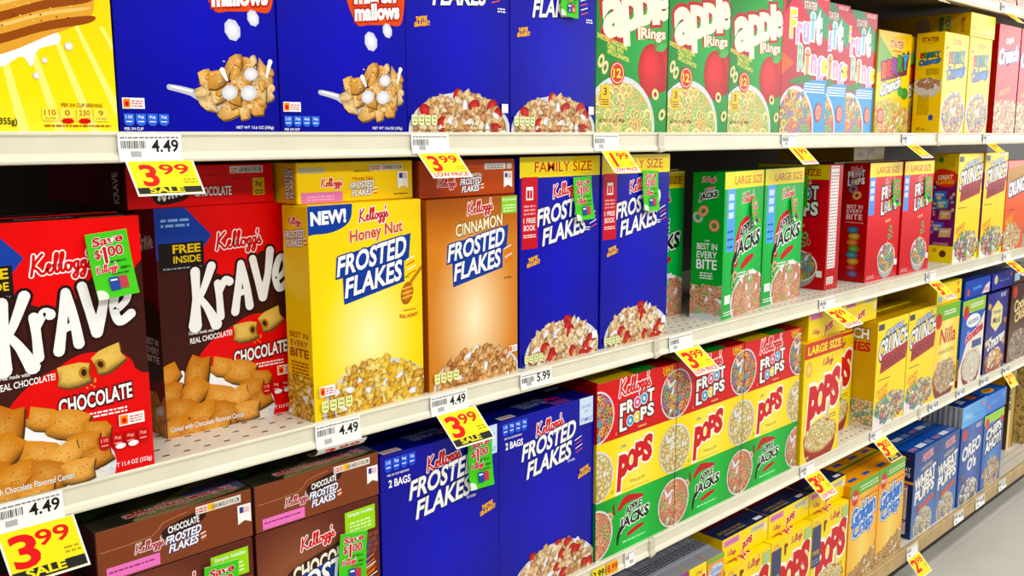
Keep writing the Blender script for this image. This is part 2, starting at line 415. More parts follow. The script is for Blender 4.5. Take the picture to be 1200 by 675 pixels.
COUPONS = {}
def coupon_mesh(curl=0.0):
    if curl in COUPONS: return COUPONS[curl]
    w, h = 1.75, 2.75; a = Art(w, h, H('5bc81e')); g = H('4fc321')
    a.up(40); a.ell(.1, .1, .35, .3, H('dfe9d8'))
    a.text('Save', w * .5, 2.42, 1.25, .36, H('c01822'), [(.03, WHITE)], sh=.1, bold=.03, rise=.08)
    a.text('$', .36, 1.85, .24, .4, H('c01822'), [(.03, WHITE)], bold=.03); a.stroke([(.55, 1.95), (.68, 2.08), (.68, 1.5)], .115, WHITE, 1); a.stroke([(.55, 1.95), (.68, 2.08), (.68, 1.5)], .075, H('c01822'), 1)
    a.text('00', 1.12, 1.93, .62, .42, H('c01822'), [(.03, WHITE)], bold=.03)
    a.lines(.8, 1.45, 1.5, 1.58, 1, (.1, .35, .1)); kelloggs(a, .62, 1.2, .95); a.lines(1.2, 1.15, 1.6, 1.3, 1, (.1, .35, .1)); a.lines(.8, .95, 1.55, 1.05, 1, (.1, .35, .1))
    a.rect(.6, .3, 1.0, .85, H('24409c')); a.rect(1.02, .34, 1.38, .85, H('b8404c')); a.ell(.8, .48, .14, .12, WHITE); a.ell(1.2, .5, .13, .12, H('e8c8a0')); a.rect(.66, .66, .94, .76, WHITE)
    P = []
    n = 6
    def bend(x, y, z):  # the lower end stands off the carton a little
        k = max(0.0, min(1.0, 1 - y / h)) * n; i = min(n - 1, int(k)); f = k - i
        q = ((1 - f) * i * i + f * (i + 1) ** 2) / (n * n)
        return (x, -(.03 + z * 2 + (.02 + curl) * q), y)
    for z, q in a.p: P.append(([bend(v[0], v[1], z) for v in q], [v[2:5] for v in q]))
    for i in range(n):
        y0, y1 = h * i / n, h * (i + 1) / n
        P.append(([bend(0, y0, 0), bend(w, y0, 0), bend(w, y1, 0), bend(0, y1, 0)], [g] * 4))
        P.append(([bend(w, y0, -.02), bend(0, y0, -.02), bend(0, y1, -.02), bend(w, y1, -.02)], [WHITE] * 4))
        for X in (0, w): P.append(([bend(X, y0, 0), bend(X, y0, -.02), bend(X, y1, -.02), bend(X, y1, 0)], [g] * 4))
    COUPONS[curl] = make_mesh('coupon', P, M_PAPER)
    return COUPONS[curl]

def place(key, x, y, z, label, group=None, rot=0.0, coupon=None, cat=None, lean=0.0):
    me, fl, pr = carton_mesh(key)
    o = link(pr.get('name', 'cereal_box'), me, None, (x, y, z), (math.radians(lean), 0, math.radians(rot)))
    tag(o, label, cat or pr.get('cat', 'cereal box'), group)
    if fl: link('top_flap', fl, o)
    if coupon:
        cx, cz, tilt, scale, curl = coupon
        c = link('coupon', coupon_mesh(curl), o, (cx, -.16, cz), (0, math.radians(tilt), 0)); c.scale = (scale,) * 3
        c['label'] = 'bright green save-a-dollar coupon'
    return o
PRODUCTS = {}
def product(f): PRODUCTS[f.__name__] = f; return f
# ------------------------------------------------------------------ carton artwork (inches on the panel)
BLUE = H('0008a4'); DBLUE = H('06126e'); YELLOW = H('fbe016')
def frosted(a, cx, cy, w, rot=.18, two=True, c=WHITE, out=H('10206e'), cond=.86, slab=None):
    h = w * .25 * cond; ca, sa = math.cos(rot), math.sin(rot)
    def T(u, v): return (cx + u * ca - v * sa, cy + u * sa + v * ca)
    if slab: a.poly([T(-w * .56, h * .02), T(-w * .5, h * 1.14), T(w * .6, h * 1.2), T(w * .52, -h * .1), T(w * .44, -h * .2), T(w * .4, -h * 1.3), T(-w * .5, -h * 1.4), T(-w * .46, h * .0)], slab)
    for s, v, k in (('FROSTED', .62, 1), ('FLAKES', -.6, .82)):
        X, Y = T(0 if k == 1 else -w * .03, v * h)
        a.text(s, X, Y, w * k, h, c, [(.05, out)], sh=.28, rot=rot, bold=.03, grow=.1)
    for k in range(4): a.stroke([T(w * .47, -h * (.2 + .27 * k)), T(w * .6, -h * (.1 + .27 * k))], .03, H('e8602c') if k % 2 else WHITE, 1)
def great(a, x, y, rot=.15, k=1):
    a.text("THEY'RE", x, y + .15 * k, .75 * k, .22 * k, H('f6d21c'), [(.05, H('d8661c'))], sh=.2, rot=rot, bold=.02)
    a.text("GR-R-REAT!", x + .03, y - .12 * k, 1.05 * k, .22 * k, H('f6d21c'), [(.05, H('d8661c'))], sh=.2, rot=rot, bold=.02)
def side_ff(bg, txt, t, h, fl=YEL, seed=3):
    a = Art(t, h, bg)
    kelloggs(a, t * .5, h * .925, t * .5, rot=.05)
    frosted(a, t * .48, h * .85, t * .75, rot=.1)
    a.text('BEST IN', t * .5, h * .4, t * .7, .28, txt); a.text('EVERY', t * .5, h * .36, t * .66, .3, txt); a.text('BITE', t * .5, h * .315, t * .7, .42, txt, bold=.03)
    a.lines(t * .18, h * .2, t * .85, h * .28, 5, txt)
    heap(a, lambda x, y: True, -.1, 0, t + .1, h * .2, 60, .26, flake, fl, seed, .08)
    return a
@product
def smores_bar():
    w, t, h = 7.5, 2.2, 11.5; a = Art(w, h, H('f7d914')); Y = H('f7d914')
    a.grad(lambda u, v: mixc(H('fdea5a'), H('f3c90c'), min(1, max(0, v * 1.3))))
    for k in range(9):
        x = 1 + k * 1.0; a.quad([(x, 4.2), (x + .16, 4.2), (x * 1.35 + .0, 0), (x * 1.35 - .4, 0)], H('fdf08a'))
    a.blob([(0, 2.6), (2.6, 2.9), (4.2, 3.4), (5.3, 3.85), (5.4, 3.45), (4.6, 3.15), (4.3, 2.5), (3.95, 2.85), (3.0, 2.35), (0, 1.6)], (.97, .97, .97))
    a.blob([(-.5, 9), (7.0, 9), (6.9, 5.4), (6.5, 4.4), (4.9, 3.65), (3.4, 2.95), (1.2, 2.3), (-.5, 2.2)], H('dca24a'))
    rg = random.Random(6)
    for k in range(7):
        y = 3.3 + k * .8
        a.blob([(-.5, y - .3), (2.6, y + .15), (5, y + .95), (6.75, y + 1.3), (6.6, y + 1.0), (4.8, y + .55), (2.6, y - .2), (-.5, y - .65)], H('8f4a1c'))
        a.blob([(-.5, y + .1), (2.6, y + .55), (5, y + 1.3), (6.6, y + 1.62), (6.5, y + 1.5), (4.8, y + 1.12), (2.6, y + .4), (-.5, y - .05)], H('efc67a'))
    for k in range(90):
        x = rg.uniform(0, 6.3); a.ell(x, rg.uniform(3.2 + x * .2, 7), .04, .03, rg.choice([H('6c3410'), H('f4d898')]), n=5)
    for x, y, r in ((5.75, 3.35, .16), (4.8, 2.75, .11), (4.45, 2.15, .13)): a.ell(x, y, r, r, WHITE, (.85, .85, .85))
    R = H('a5541c')
    a.text('PER 3/4 CUP SERVING', 6.1, 1.05, 1.6, .14, R)
    for i, s in enumerate(('110', '0', '230', '9')):
        a.rect(4.55 + i * .66, .42, 5.13 + i * .66, .92, H('fbe96a')); a.text(s, 4.84 + i * .66, .74, .42, .22, R); a.text('CALORIES', 4.84 + i * .66, .52, .42, .08, R)
        if i in (1, 2): a.ell(4.84 + i * .66, .42, .24, .1, RED)
    a.lines(4.6, .2, 7.2, .32, 1, R); a.text('NET WT 12.5 OZ (355g)', 2.1, .36, 3.0, .32, BLACK)
    return dict(dim=(w, t, h), front=a, lc=Y)
@product
def marshmallow_flakes():
    w, t, h = 7.5, 2.2, 11.3; a = Art(w, h, BLUE)
    a.grad(lambda u, v: mixc(H('0010b4'), H('000884'), abs(u - .5) + abs(v - .4)))
    kelloggs(a, 5.0, 9.8, 2.4); frosted(a, 4.6, 8.5, 4.6)
    a.blob([(4.0, 7.2), (7.2, 7.9), (7.3, 5.6), (6.3, 5.4), (5.2, 5.3), (4.4, 5.35)], H('d8502c'))
    a.text('marsh', 5.65, 6.8, 2.5, .75, WHITE, [(.09, H('a82a1c'))], rise=.12, bold=.05); a.text('mallows', 5.75, 5.98, 2.7, .72, WHITE, [(.09, H('a82a1c'))], rise=.12, bold=.05)
    for x, y, r in ((5.3, 4.5, .5), (6.35, 5.1, .38)):
        a.ell(x, y, r * .8, r, (.99, .99, 1), (.78, .8, .88), .3, 8)
    a.stroke([(2.2, 1.9), (3.2, 1.7), (4.6, 1.2)], [.12, .16, .5], (.75, .77, .8)); a.stroke([(2.3, 1.93), (3.2, 1.75)], [.04, .05], (.97, .97, .97))
    rng = random.Random(4)
    for x, y, r in ((3.9, 2.2, .6), (6.8, 2.6, .6), (6.0, 3.0, .6), (6.9, 1.8, .5), (5.2, 2.9, .65), (6.4, 1.9, .7), (4.4, 1.6, .65), (5.6, 2.1, .7), (3.7, 1.7, .5), (6.3, 1.2, .55), (5.0, 1.1, .65), (5.7, .95, .5), (5.1, 1.7, .6), (4.5, 2.4, .6), (4.0, 1.2, .5)):
        flake(a, x, y, r, rng, [H('e2ac62'), H('d89a4c'), H('ecc488')]); flake_specks(a, x, y, r, rng); flake(a, x + .25, y + .2, r * .45, rng, [H('ecc488'), H('d89a4c')])
    splash(a, [(6.9, 2.5), (7.05, 3.0), (7.12, 3.2)], [.05, .09, .12]); splash(a, [(4.9, 2.3), (4.7, 2.7)], [.06, .13])
    for x, y, r in ((5.0, 1.75, .4), (5.95, 1.75, .42), (6.1, 2.6, .36)): a.ell(x, y, r, r * .82, (.99, .99, .99), (.8, .8, .84), .3, 12)
    badge(a, .12, .95, .95, .45); facts(a, .15, .25, 2.0, .5, H('3a6ae0'), WHITE); a.text('PER 3/4 CUP', .55, .12, .8, .12, WHITE); a.text('NET WT 13.6 OZ (385g)', 6.2, .18, 1.9, .17, WHITE)
    return dict(dim=(w, t, h), front=a)
def ff_front(w, h, strawberries=True, seed=5):
    a = Art(w, h, BLUE); a.grad(lambda u, v: mixc(H('0010b8'), H('000888'), min(1, abs(u - .5) * 1.1 + abs(v - .45) * .9)))
    return a
@product
def frosted_flakes():
    w, t, h = 7.5, 2.2, 11.3; a = ff_front(w, h)
    kelloggs(a, 4.3, 9.9, 2.6); frosted(a, 3.9, 7.95, 4.6, rot=.1)
    a.lines(6.6, 8.7 - 2.0, 7.2, 7.0, 2, WHITE); great(a, 1.05, 5.75)
    bowl(a, 3.8, .1, 3.75, 2.05, flake, PALE, 11, 260, .3, milk=.09, extra=(berry, .06, 1.5), heapup=.2)
    facts(a, .2, .35, 1.8, .55, H('e4ecb4')); a.rect(6.8, 1.1, 7.3, 1.6, WHITE); a.lines(.2, .12, 7.2, .22, 1, H('a07850'))
    return dict(dim=(w, t, h), front=a, tc=DBLUE)
@product
def family_flakes():
    w, t, h = 7.45, 2.6, 13.0; a = ff_front(w, h)
    kelloggs(a, 4.1, 10.85, 2.4, rot=.18); frosted(a, 4.1, 9.0, 4.9, rot=.17)
    a.lines(6.0, 8.2, 6.5, 8.5, 2, WHITE)
    a.rect(0, h - 1.25, w, h, YELLOW); a.text('FAMILY SIZE', w * .53, h - .62, 5.3, .62, H('c22a18'), bold=.006)
    a.rect(.15, 7.4, 1.55, h - 1.2, H('c01830')); a.text('1 FREE', .85, 9.15, 1.05, .3, WHITE); a.text('BOOK', .85, 8.7, 1.0, .34, WHITE); a.lines(.3, 8.1, 1.4, 8.35, 2, WHITE)
    a.lines(.35, 9.5, 1.35, 10.2, 3, H('e8a0a8')); a.rect(.55, 10.4, 1.15, 11.2, WHITE); a.rect(.62, 10.5, .84, 11.0, H('c01830')); a.rect(.88, 10.5, 1.08, 11.0, H('c01830'))
    great(a, 1.15, 6.6, .2, 1.1)
    bowl(a, 4.0, .45, 3.6, 2.05, flake, PALE, 12, 260, .3, milk=.1, extra=(berry, .07, 1.6), heapup=.25)
    facts(a, .3, .2, 1.7, .5, H('e4ecb4')); a.rect(6.7, .9, 7.2, 1.4, WHITE)
    return dict(dim=(w, t, h), front=a, tc=DBLUE)
@product
def two_bag_flakes():
    w, t, h = 8.9, 2.9, 12.0; a = ff_front(w, h)
    a.text('2 BAGS', 1.3, 10.35, 1.5, .42, WHITE, bold=.03); facts(a, .3, 11.05, 2.2, .75, H('2a56d8'), WHITE); a.text('PER 3/4 CUP SERVING', 1.2, 10.85, 1.5, .12, WHITE)
    kelloggs(a, 4.5, 10.75, 2.6, rot=.12); frosted(a, 4.6, 9.2, 5.0, rot=.12)
    a.text('OF CORN', 6.6, 8.0, .7, .15, WHITE)
    a.rect(7.4, 10.2, 8.75, h, H('cfe4f4')); a.text('VITAMIN D', 8.05, 10.5, 1.15, .26, H('2858c8')); a.text('GOOD SOURCE', 8.05, 11.4, 1.0, .2, H('5a88d0')); a.text('OF', 8.05, 11.05, .3, .16, H('5a88d0'))
    great(a, 7.9, 6.9, .2, 1.2)
    bowl(a, 5.0, .1, 4.2, 2.6, flake, PALE, 13, 300, .34, milk=.09, extra=(berry, .08, 1.5), heapup=.2)
    tp = Art(w, t, DBLUE); tp.text('FROSTED', 4.2, 1.9, 2.6, .5, (.55, .58, .68), rot=math.pi, sh=-.2); tp.text('FLAKES', 4.2, 1.2, 2.2, .5, (.55, .58, .68), rot=math.pi, sh=-.2); kelloggs(tp, 6.1, 1.4, 1.3, rot=math.pi, out=None)
    tp.rect(.4, .25, 1.7, .8, (.85, .85, .85)); tp.lines(.5, .3, 1.6, .75, 3, H('c85a3c')); tp.rect(5.2, .2, 6.8, .9, H('7a3a8c'))
    return dict(dim=(w, t, h), front=a, top=tp, tc=DBLUE, lc=BLUE, name='large_cereal_box', flap=False)
@product
def honey_flakes():
    w, t, h = 7.4, 2.2, 10.9; Y = H('fbdc3a'); a = Art(w, h, Y)
    a.grad(lambda u, v: mixc(H('fff6c0'), H('f8d428'), min(1, math.hypot(u - .5, (v - .35)) * 1.9)))
    for j in range(6):
        for i in range(9): 
            x, y = .5 + i * .8 + (j % 2) * .4, 5.4 + j * .7; P = [(x + .4 * math.cos(math.pi / 6 + k * math.pi / 3), y + .4 * math.sin(math.pi / 6 + k * math.pi / 3)) for k in range(6)]
            if math.hypot(x - 3.7, y - 5) > 3.2:
                a.up()
                for k in range(6): a.add([P[k - 1], P[k], (P[k][0] * .94 + x * .06, P[k][1] * .94 + y * .06), (P[k - 1][0] * .94 + x * .06, P[k - 1][1] * .94 + y * .06)], H('f5d64e'))
    a.blob([(-.3, 11.3), (2.4, 11.2), (2.7, 10.5), (2.4, 9.9), (1.5, 9.55), (.4, 9.5), (-.3, 9.6)], H('123a94')); a.text('NEW!', 1.25, 10.3, 2.1, .62, WHITE, bold=.05, rise=.03)
    kelloggs(a, 4.1, 10.2, 2.0, rot=.1, c=H('c0182c'))
    a.text('Honey Nut', 4.3, 9.3, 3.5, .78, H('c8541c'), [(.03, WHITE)], rise=.1, bold=.03)
    frosted(a, 4.1, 7.5, 4.6, rot=.16, out=H('0c2c86'), slab=H('123a94'))
    a.ell(6.3, 5.85, .42, .62, H('d98a2c'), H('9c5218'), -.3); a.stroke([(6.55, 6.4), (7.4, 7.2)], .09, H('b87432'))
    for k in range(3): a.stroke([(5.95, 5.6 + k * .25), (6.65, 5.7 + k * .25)], .035, H('f2c060'), 1)
    a.lines(6.0, 4.9, 6.9, 5.0, 1, H('c83a2c')); a.text('REAL HONEY!', 6.4, 4.65, 1.3, .2, H('c83a2c'), arc=-.06); a.text('OF CORN', 6.2, 6.75, .5, .1, H('503010'))
    bowl(a, 4.1, .35, 3.65, 2.2, flake, YEL, 14, 300, .32, milk=.09, rim=(.93, .93, .9), heapup=.2)
    badge(a, .25, 1.25, .95, .55); facts(a, .35, .4, 2.0, .6, H('eef0a8'), H('4a5a20')); a.lines(.3, .15, 2.0, .25, 1, H('604018'))
    return dict(dim=(w, t, h), front=a, left=side_ff(H('f2c934'), H('9c5218'), t, h), lc=H('f2c934'), tc=H('f0c62a'))
@product
def cinnamon_flakes():
    w, t, h = 7.15, 2.2, 10.8; B = H('b96a28'); a = Art(w, h, B)
    a.grad(lambda u, v: mixc(H('fdf0cc'), mixc(H('cc8038'), H('94481a'), max(0, v - .75) * 3.2), min(1, max(0, math.hypot((u - .5) * 1.2, (v - .36))) * 1.75)))
    kelloggs(a, 4.05, 10.15, 2.1, rot=.12, c=H('c0182c')); a.text('CINNAMON', 4.0, 9.2, 3.7, .68, H('fdf0c8'), [(.04, H('5c2a10'))], rise=.12, bold=.02)
    frosted(a, 3.9, 7.5, 4.5, rot=.16, out=H('0c2c86'), slab=H('123a94'))
    a.rect(5.8, 9.75, 7.1, 10.75, H('8cc84c')); a.text('Simple Insides', 6.45, 10.55, 1.15, .18, WHITE); a.lines(5.95, 9.85, 6.95, 10.35, 3, H('d8f0b8'))
    a.text('OF CORN', 6.3, 5.9, .6, .12, H('4a2410'))
    bowl(a, 3.8, .1, 3.5, 1.9, flake, CINN, 15, 260, .32, milk=.08, rim=(.95, .93, .9), heapup=.25)
    facts(a, .3, .4, 1.9, .6, H('eef0a8'), H('4a5a20')); badge(a, 6.3, 1.3, .7, .4)
    return dict(dim=(w, t, h), front=a, lc=H('a85a22'), tc=H('8c4216'))
def choc_front():
    w, h = 7.4, 9.9; a = Art(w, h, H('5c281c'))
    a.grad(lambda u, v: mixc(H('8a5238'), H('5a261a'), min(1, abs(math.hypot(u - .3, v - .55) - .25) * 3.4)))
    kelloggs(a, 3.5, 8.6, 2.1, rot=.12)
    a.blob([(1.6, 7.1), (2.4, 7.6), (6.2, 8.3), (6.3, 7.5), (2.8, 6.4), (1.9, 6.5)], H('38180e'))
    a.text('CHOCOLATE', 4.1, 7.35, 4.2, .8, H('fdf3dc'), [(.03, H('38180e'))], rise=.14, bold=.035); frosted(a, 4.0, 5.9, 5.2, rot=.14, out=H('0c2c6c'), slab=H('123c94'))
    a.rect(5.2, 8.2, 7.15, 9.55, H('9cd83c')); a.text('Simple Insides', 6.2, 9.3, 1.6, .25, WHITE); a.lines(5.5, 8.4, 6.9, 9.0, 3, H('dff4b4'))
    for j in range(4):
        for i in range(3): a.rect(6.1 + i * .38 + (j % 2) * .12, 6.8 + j * .32, 6.42 + i * .38 + (j % 2) * .12, 7.06 + j * .32, H('7c4432'))
    for i in range(4): a.stroke([(6.5, 5.6 + i * .3), (7.0, 5.8 + i * .3)], .05, H('d8702c'), 1)
    bowl(a, 3.7, .2, 3.6, 2.6, flake, [H('8a5230'), H('6e3c20'), H('a86c40')], 16, 120, .4)
    return a
@product
def choco_flakes():
    a = choc_front(); return dict(dim=(7.4, 2.4, 9.9), front=a, lc=H('4a1e16'), tc=H('4a1e16'))
def lying_end(w, h, bg, art, top=None, tbg=None, left=None, depth=9.8, lbg=None, name='cereal_box'):
    a = Art(w, h, bg); art(a)
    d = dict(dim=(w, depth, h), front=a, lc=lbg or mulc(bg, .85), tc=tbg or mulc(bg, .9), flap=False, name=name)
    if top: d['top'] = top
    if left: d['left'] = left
    return d
@product
def lying_choco():
    w, h = 7.5, 2.45; bg = H('7c4026')
    def art(a):
        a.stroke([(.2, 1.45), (2.5, 1.55), (3.0, 2.0), (4.2, 2.2)], .02, H('b07850'), 2)
        kelloggs(a, 2.35, 1.1, 1.35, rot=.05, c=H('b03848')); a.rect(.4, .12, 2.8, .68, H('e87cc0')); a.lines(.5, .4, 2.6, .55, 1, H('8a3060'))
        a.blob([(3.1, 1.7), (4.9, 2.1), (4.9, 1.6), (3.2, 1.2)], H('2c120c')); a.text('CHOCOLATE', 4.0, 1.65, 1.5, .3, WHITE, bold=.03, rise=.1); frosted(a, 4.0, .95, 1.7, rot=.08, out=H('123c94'))
        a.rect(4.6, 1.92, 6.9, 2.3, (.88, .86, .82)); a.rect(5.2, 1.95, 5.55, 2.27, H('f2c02c')); a.text('LEARN MORE AT KFR.COM', 6.1, 2.1, 1.4, .2, BLACK); a.lines(4.65, 2.0, 5.15, 2.25, 2, RED)
        a.quad([(6.7, .8), (7.05, .95), (7.4, .8), (7.4, 1.75), (6.7, 1.75)], WHITE); a.rect(6.8, 1.35, 7.0, 1.65, H('28408c')); a.lines(7.0, 1.35, 7.32, 1.65, 4, H('c83a3c'))
    tp = Art(w, 9.8, H('3a2a18')); tp.grad(lambda u, v: mixc(H('5a5a3c'), H('28281e'), (math.sin(u * 9 + v * 5) + 1) / 2), n=16, m=16)
    tp.blob([(1.8, 0), (3.2, 1.2), (7.2, 3.2), (7.4, .6), (5, .1)], H('8a8258')); tp.blob([(4.5, 1.5), (7.4, 2.4), (7.4, .5)], H('5c5a80')); tp.blob([(.2, 1.5), (1.5, 2.6), (1.2, 3.6), (.3, 3)], H('3c6a2c'))
    tp.text('The Greatest Thing to Happen', 4.3, .85, 5.4, .7, RED, [(.05, (.97, .97, .95))], rot=math.pi, bold=.03, rise=.04)
    return lying_end(w, h, bg, art, tp, H('3a2a18'), lbg=H('3c1a14'))
@product
def krave_box():
    w, t, h = 7.45, 2.2, 11.0; R = H('dd141c'); B = H('3c1812'); a = Art(w, h, R)
    a.grad(lambda u, v: mixc(H('ee2a26'), H('c80e18'), min(1, math.hypot(u - .7, v - .75) * 1.2)))
    a.blob([(-1.0, 7.9), (.4, 8.6), (1.8, 8.4), (3.2, 7.6), (4.4, 7.5), (5.4, 8.6), (6.6, 8.3), (7.6, 9.2), (8.4, 8.6), (8.4, 4.0), (7.1, 4.1), (6.7, 4.9), (6.0, 5.3), (4.6, 5.4), (3.3, 4.7), (2.2, 3.6), (1.6, 2.6), (.6, 2.2), (-1, 2)], B)
    a.blob([(1.2, 1.0), (1.4, 3.0), (2.5, 4.4), (4.3, 5.15), (6.2, 5.0), (7.2, 4.2), (8.5, 3.8), (8.5, -1), (1.2, -1)], R)
    a.poly([(0, 11), (1.5, 11), (2.8, 9.6), (2.0, 8.6), (0, 8.6)], H('22409c')); a.lines(.3, 10.1, 1.7, 10.6, 2, H('8ab0e8'))
    a.rect(.1, 8.0, 2.35, 9.35, H('1c1416')); a.text('FREE', 1.5, 9.05, 1.35, .38, H('e8c83c'), bold=.03); a.text('INSIDE', 1.5, 8.55, 1.35, .32, H('e8c83c'), bold=.02); a.lines(.3, 8.1, 2.2, 8.25, 1, (.6, .6, .6))
    a.quad([(3.4, 9.9), (7.45, 9.9), (7.45, 9.9), (3.4, 9.9)], R)
    kelloggs(a, 4.2, 9.15, 2.5, rot=.05)
    krave(a, 4.3, 6.95, 5.75, WHITE, H('2a0e0a'), .17, 1.25)
    a.text('Cereal made with', 2.0, 4.95, 1.3, .16, WHITE); a.text('REAL CHOCOLATE!', 2.5, 4.62, 2.2, .26, WHITE, rise=.06, bold=.02)
    rng = random.Random(3)
    for x, y, r, ro in ((4.3, 4.6, .6, .1), (5.75, 5.05, .6, .5)):
        pillow(a, x, y, r, rng, [H('dcb45c')], ro); ca, sa = math.cos(ro), math.sin(ro)
        ex = .72 if x < 5 else -.62
        a.ell(x + r * ex * ca, y + r * ex * sa, r * .34, r * .42, H('c89a48'), H('a87830'), ro); a.ell(x + r * ex * ca, y + r * ex * sa, r * .19, r * .26, H('3c1c12'), rot=ro)
    for k in range(7): a.ell(4.9 + rng.uniform(-.2, .3), 4.15 + rng.uniform(-.2, .2), .05, .04, H('e0a050'), n=6)
    a.text('CHOCOLATE', 5.15, 3.45, 3.0, .62, WHITE, [(.08, H('3c0c0c'))], bold=.03, rise=.07); a.lines(4.2, 2.65, 6.4, 2.95, 2, WHITE)
    cx, cy, rx, ry = 2.6, .55, 3.2, 2.0
    a.ell(cx, cy, rx, ry, (.98, .98, .99), (.84, .84, .88)); a.ell(cx - .05, cy, rx * .92, ry * .88, (.97, .97, .97), (.9, .88, .84))
    a.blob([(-.4, 2.2), (.6, 2.9), (1.6, 3.0), (3.2, 3.2), (3.3, 2.6), (3.9, 2.5), (4.0, 2.2), (3.0, 1.7), (1.2, 1.3)], (.97, .97, .98))
    splash(a, [(2.3, 2.3), (2.6, 3.0), (2.75, 3.4)], [.2, .12, .08]); splash(a, [(2.9, 2.4), (3.4, 2.7), (3.7, 2.75)], [.18, .1, .07]); splash(a, [(1.0, 2.6), (.9, 3.1)], [.15, .1])
    for x, y, r, ro in ((.1, 3.0, .65, .6), (3.0, 3.0, .6, -.3), (3.9, 2.6, .75, -.2), (5.0, 2.0, .6, -.25), (.2, 2.1, .7, .2), (1.65, 3.0, .75, 1.3), (1.5, 2.0, .7, .9), (4.5, 1.6, .65, .1), (2.8, 1.5, .75, -.4), (3.7, 1.3, .62, .5),
                        (.7, 1.2, .8, -.2), (5.0, .95, .58, .3), (1.8, .75, .8, .4), (3.0, .6, .75, -.3), (4.2, .5, .6, .1), (.3, .3, .8, .2), (1.3, .1, .7, -.2), (2.5, -.1, .7, .2)):
        pillow(a, x, y, r, rng, PILL, ro)
        for k in range(7): a.ell(x + r * rng.uniform(-.6, .6), y + r * rng.uniform(-.35, .4), .035, .025, H('9c5c20'), n=5)
    a.text('Cereal with Chocolate Flavored Center', 2.1, .42, 3.9, .26, WHITE, [(.02, (.4, .3, .2))])
    badge(a, 6.0, 2.05, 1.1, .5); facts(a, 5.1, 1.15, 2.2, .6, H('b8101c'), H('f8b0a8')); a.ell(6.0, 1.2, .22, .12, WHITE); a.ell(6.55, 1.2, .22, .12, WHITE); a.text('NET WT 11.4 OZ (323g)', 6.2, .35, 2.2, .24, WHITE)
    lf = Art(t, h, H('7c0c14')); krave(lf, t * .5, h * .85, t * .8, WHITE, None, 0); lf.blob([(0, 6), (1, 6.6), (t, 6), (t, 3.2), (1, 2.6), (0, 3)], B)
    for i, s in enumerate(('BEST IN', 'EVERY', 'BITE')): lf.text(s, 1.2, 4.6 - i * .42, 1.3, .32, WHITE)
    heap(lf, lambda x, y: True, -.2, 0, t + .2, 1.7, 12, .5, pillow, PILL, 4)
    tp = Art(w, t, H('2c0c10')); krave(tp, 1.4, 1.2, 1.6, (.7, .7, .7), None, 0, .8); tp.text('CHOCOLATE', 4.0, 1.1, 2.2, .45, (.65, .62, .6)); tp.rect(5.2, .2, 7, .5, H('7a6a3c'))
    return dict(dim=(w, t, h), front=a, left=lf, top=tp, lc=H('7c0c14'), tc=H('2c0c10'), flap=False)
@product
def lying_krave():
    w, h = 7.5, 1.95; bg = H('d8261c')
    def art(a):
        a.stroke([(.1, 1.35), (1.5, 1.4), (5, 1.45), (5.2, 1.25), (7.2, 1.25)], .015, H('a01812'), 1)
        a.blob([(1.2, .5), (1.4, .95), (2.6, 1.2), (3.0, .9), (2.8, .35), (1.6, .15)], H('2c120e')); krave(a, 2.1, .66, 1.3, WHITE, None, .05)
        a.text('CHOCOLATE', 4.2, .68, 1.9, .42, WHITE, [(.05, H('2c0c0c'))], bold=.02); a.rect(5.1, 1.5, 6.9, 1.85, (.85, .83, .8)); a.text('LEARN MORE AT KFR.COM', 6.2, 1.68, 1.2, .22, BLACK); a.lines(5.2, 1.55, 5.5, 1.8, 2, H('c8502c'))
        a.rect(6.3, .4, 6.95, 1.25, H('d8b43c')); a.text('3g', 6.62, .95, .35, .3, BLACK); a.lines(6.4, .45, 6.9, .7, 2, BLACK)
    lf = Art(9.8, h, H('4c0a10')); lf.text('KRAVE', 8.7, .95, 1.4, .6, (.85, .85, .85), rot=math.pi / 2 + .05, bold=.03); lf.text('CHOCOLATE', 5.2, .95, 1.6, .3, H('7c2020'), rot=math.pi / 2)
    return lying_end(w, h, bg, art, left=lf, lbg=H('4c0a10'), tbg=H('5c0c12'))
@product
def lying_honey():
    w, h = 7.3, 2.05; bg = H('f0cc18')
    def art(a):
        a.rect(.15, 1.5, 1.65, 1.8, (.75, .75, .6)); kelloggs(a, 2.05, .95, 1.3, rot=.03); a.rect(.25, .05, 2.7, .55, H('d77cb4')); a.lines(.6, .15, 2.2, .45, 2, H('e8b0d0'))
        a.text('Honey Nut', 4.0, 1.15, 1.3, .24, H('c8601c')); frosted(a, 3.95, .65, 1.5, rot=.06); a.text('SEE BACK FOR DETAILS', 4.0, 1.55, 1.1, .08, BLACK)
        a.rect(4.4, 1.55, 6.6, 1.88, (.88, .86, .8)); a.text('LEARN MORE AT KFR.COM', 5.9, 1.71, 1.2, .2, BLACK); a.lines(4.5, 1.6, 5.1, 1.85, 2, H('d8502c'))
        a.quad([(6.25, .55), (6.6, .7), (6.95, .55), (6.95, 1.45), (6.25, 1.45)], WHITE); a.rect(6.35, 1.1, 6.58, 1.38, H('28408c')); a.lines(6.58, 1.1, 6.88, 1.38, 4, H('c83a3c')); a.lines(6.0, .25, 6.9, .35, 1, BLACK)
    lf = Art(9.8, h, H('e8b820')); lf.text('FROSTED', 8.95, 1.0, 1.5, .38, WHITE, [(.08, H('1a1030'))], rot=math.pi / 2, bold=.03); lf.text('FLAKES', 9.35, 1.0, 1.4, .32, WHITE, [(.08, H('1a1030'))], rot=math.pi / 2, bold=.03)
    return lying_end(w, h, bg, art, left=lf, lbg=H('e8b820'), tbg=H('d8a818'))
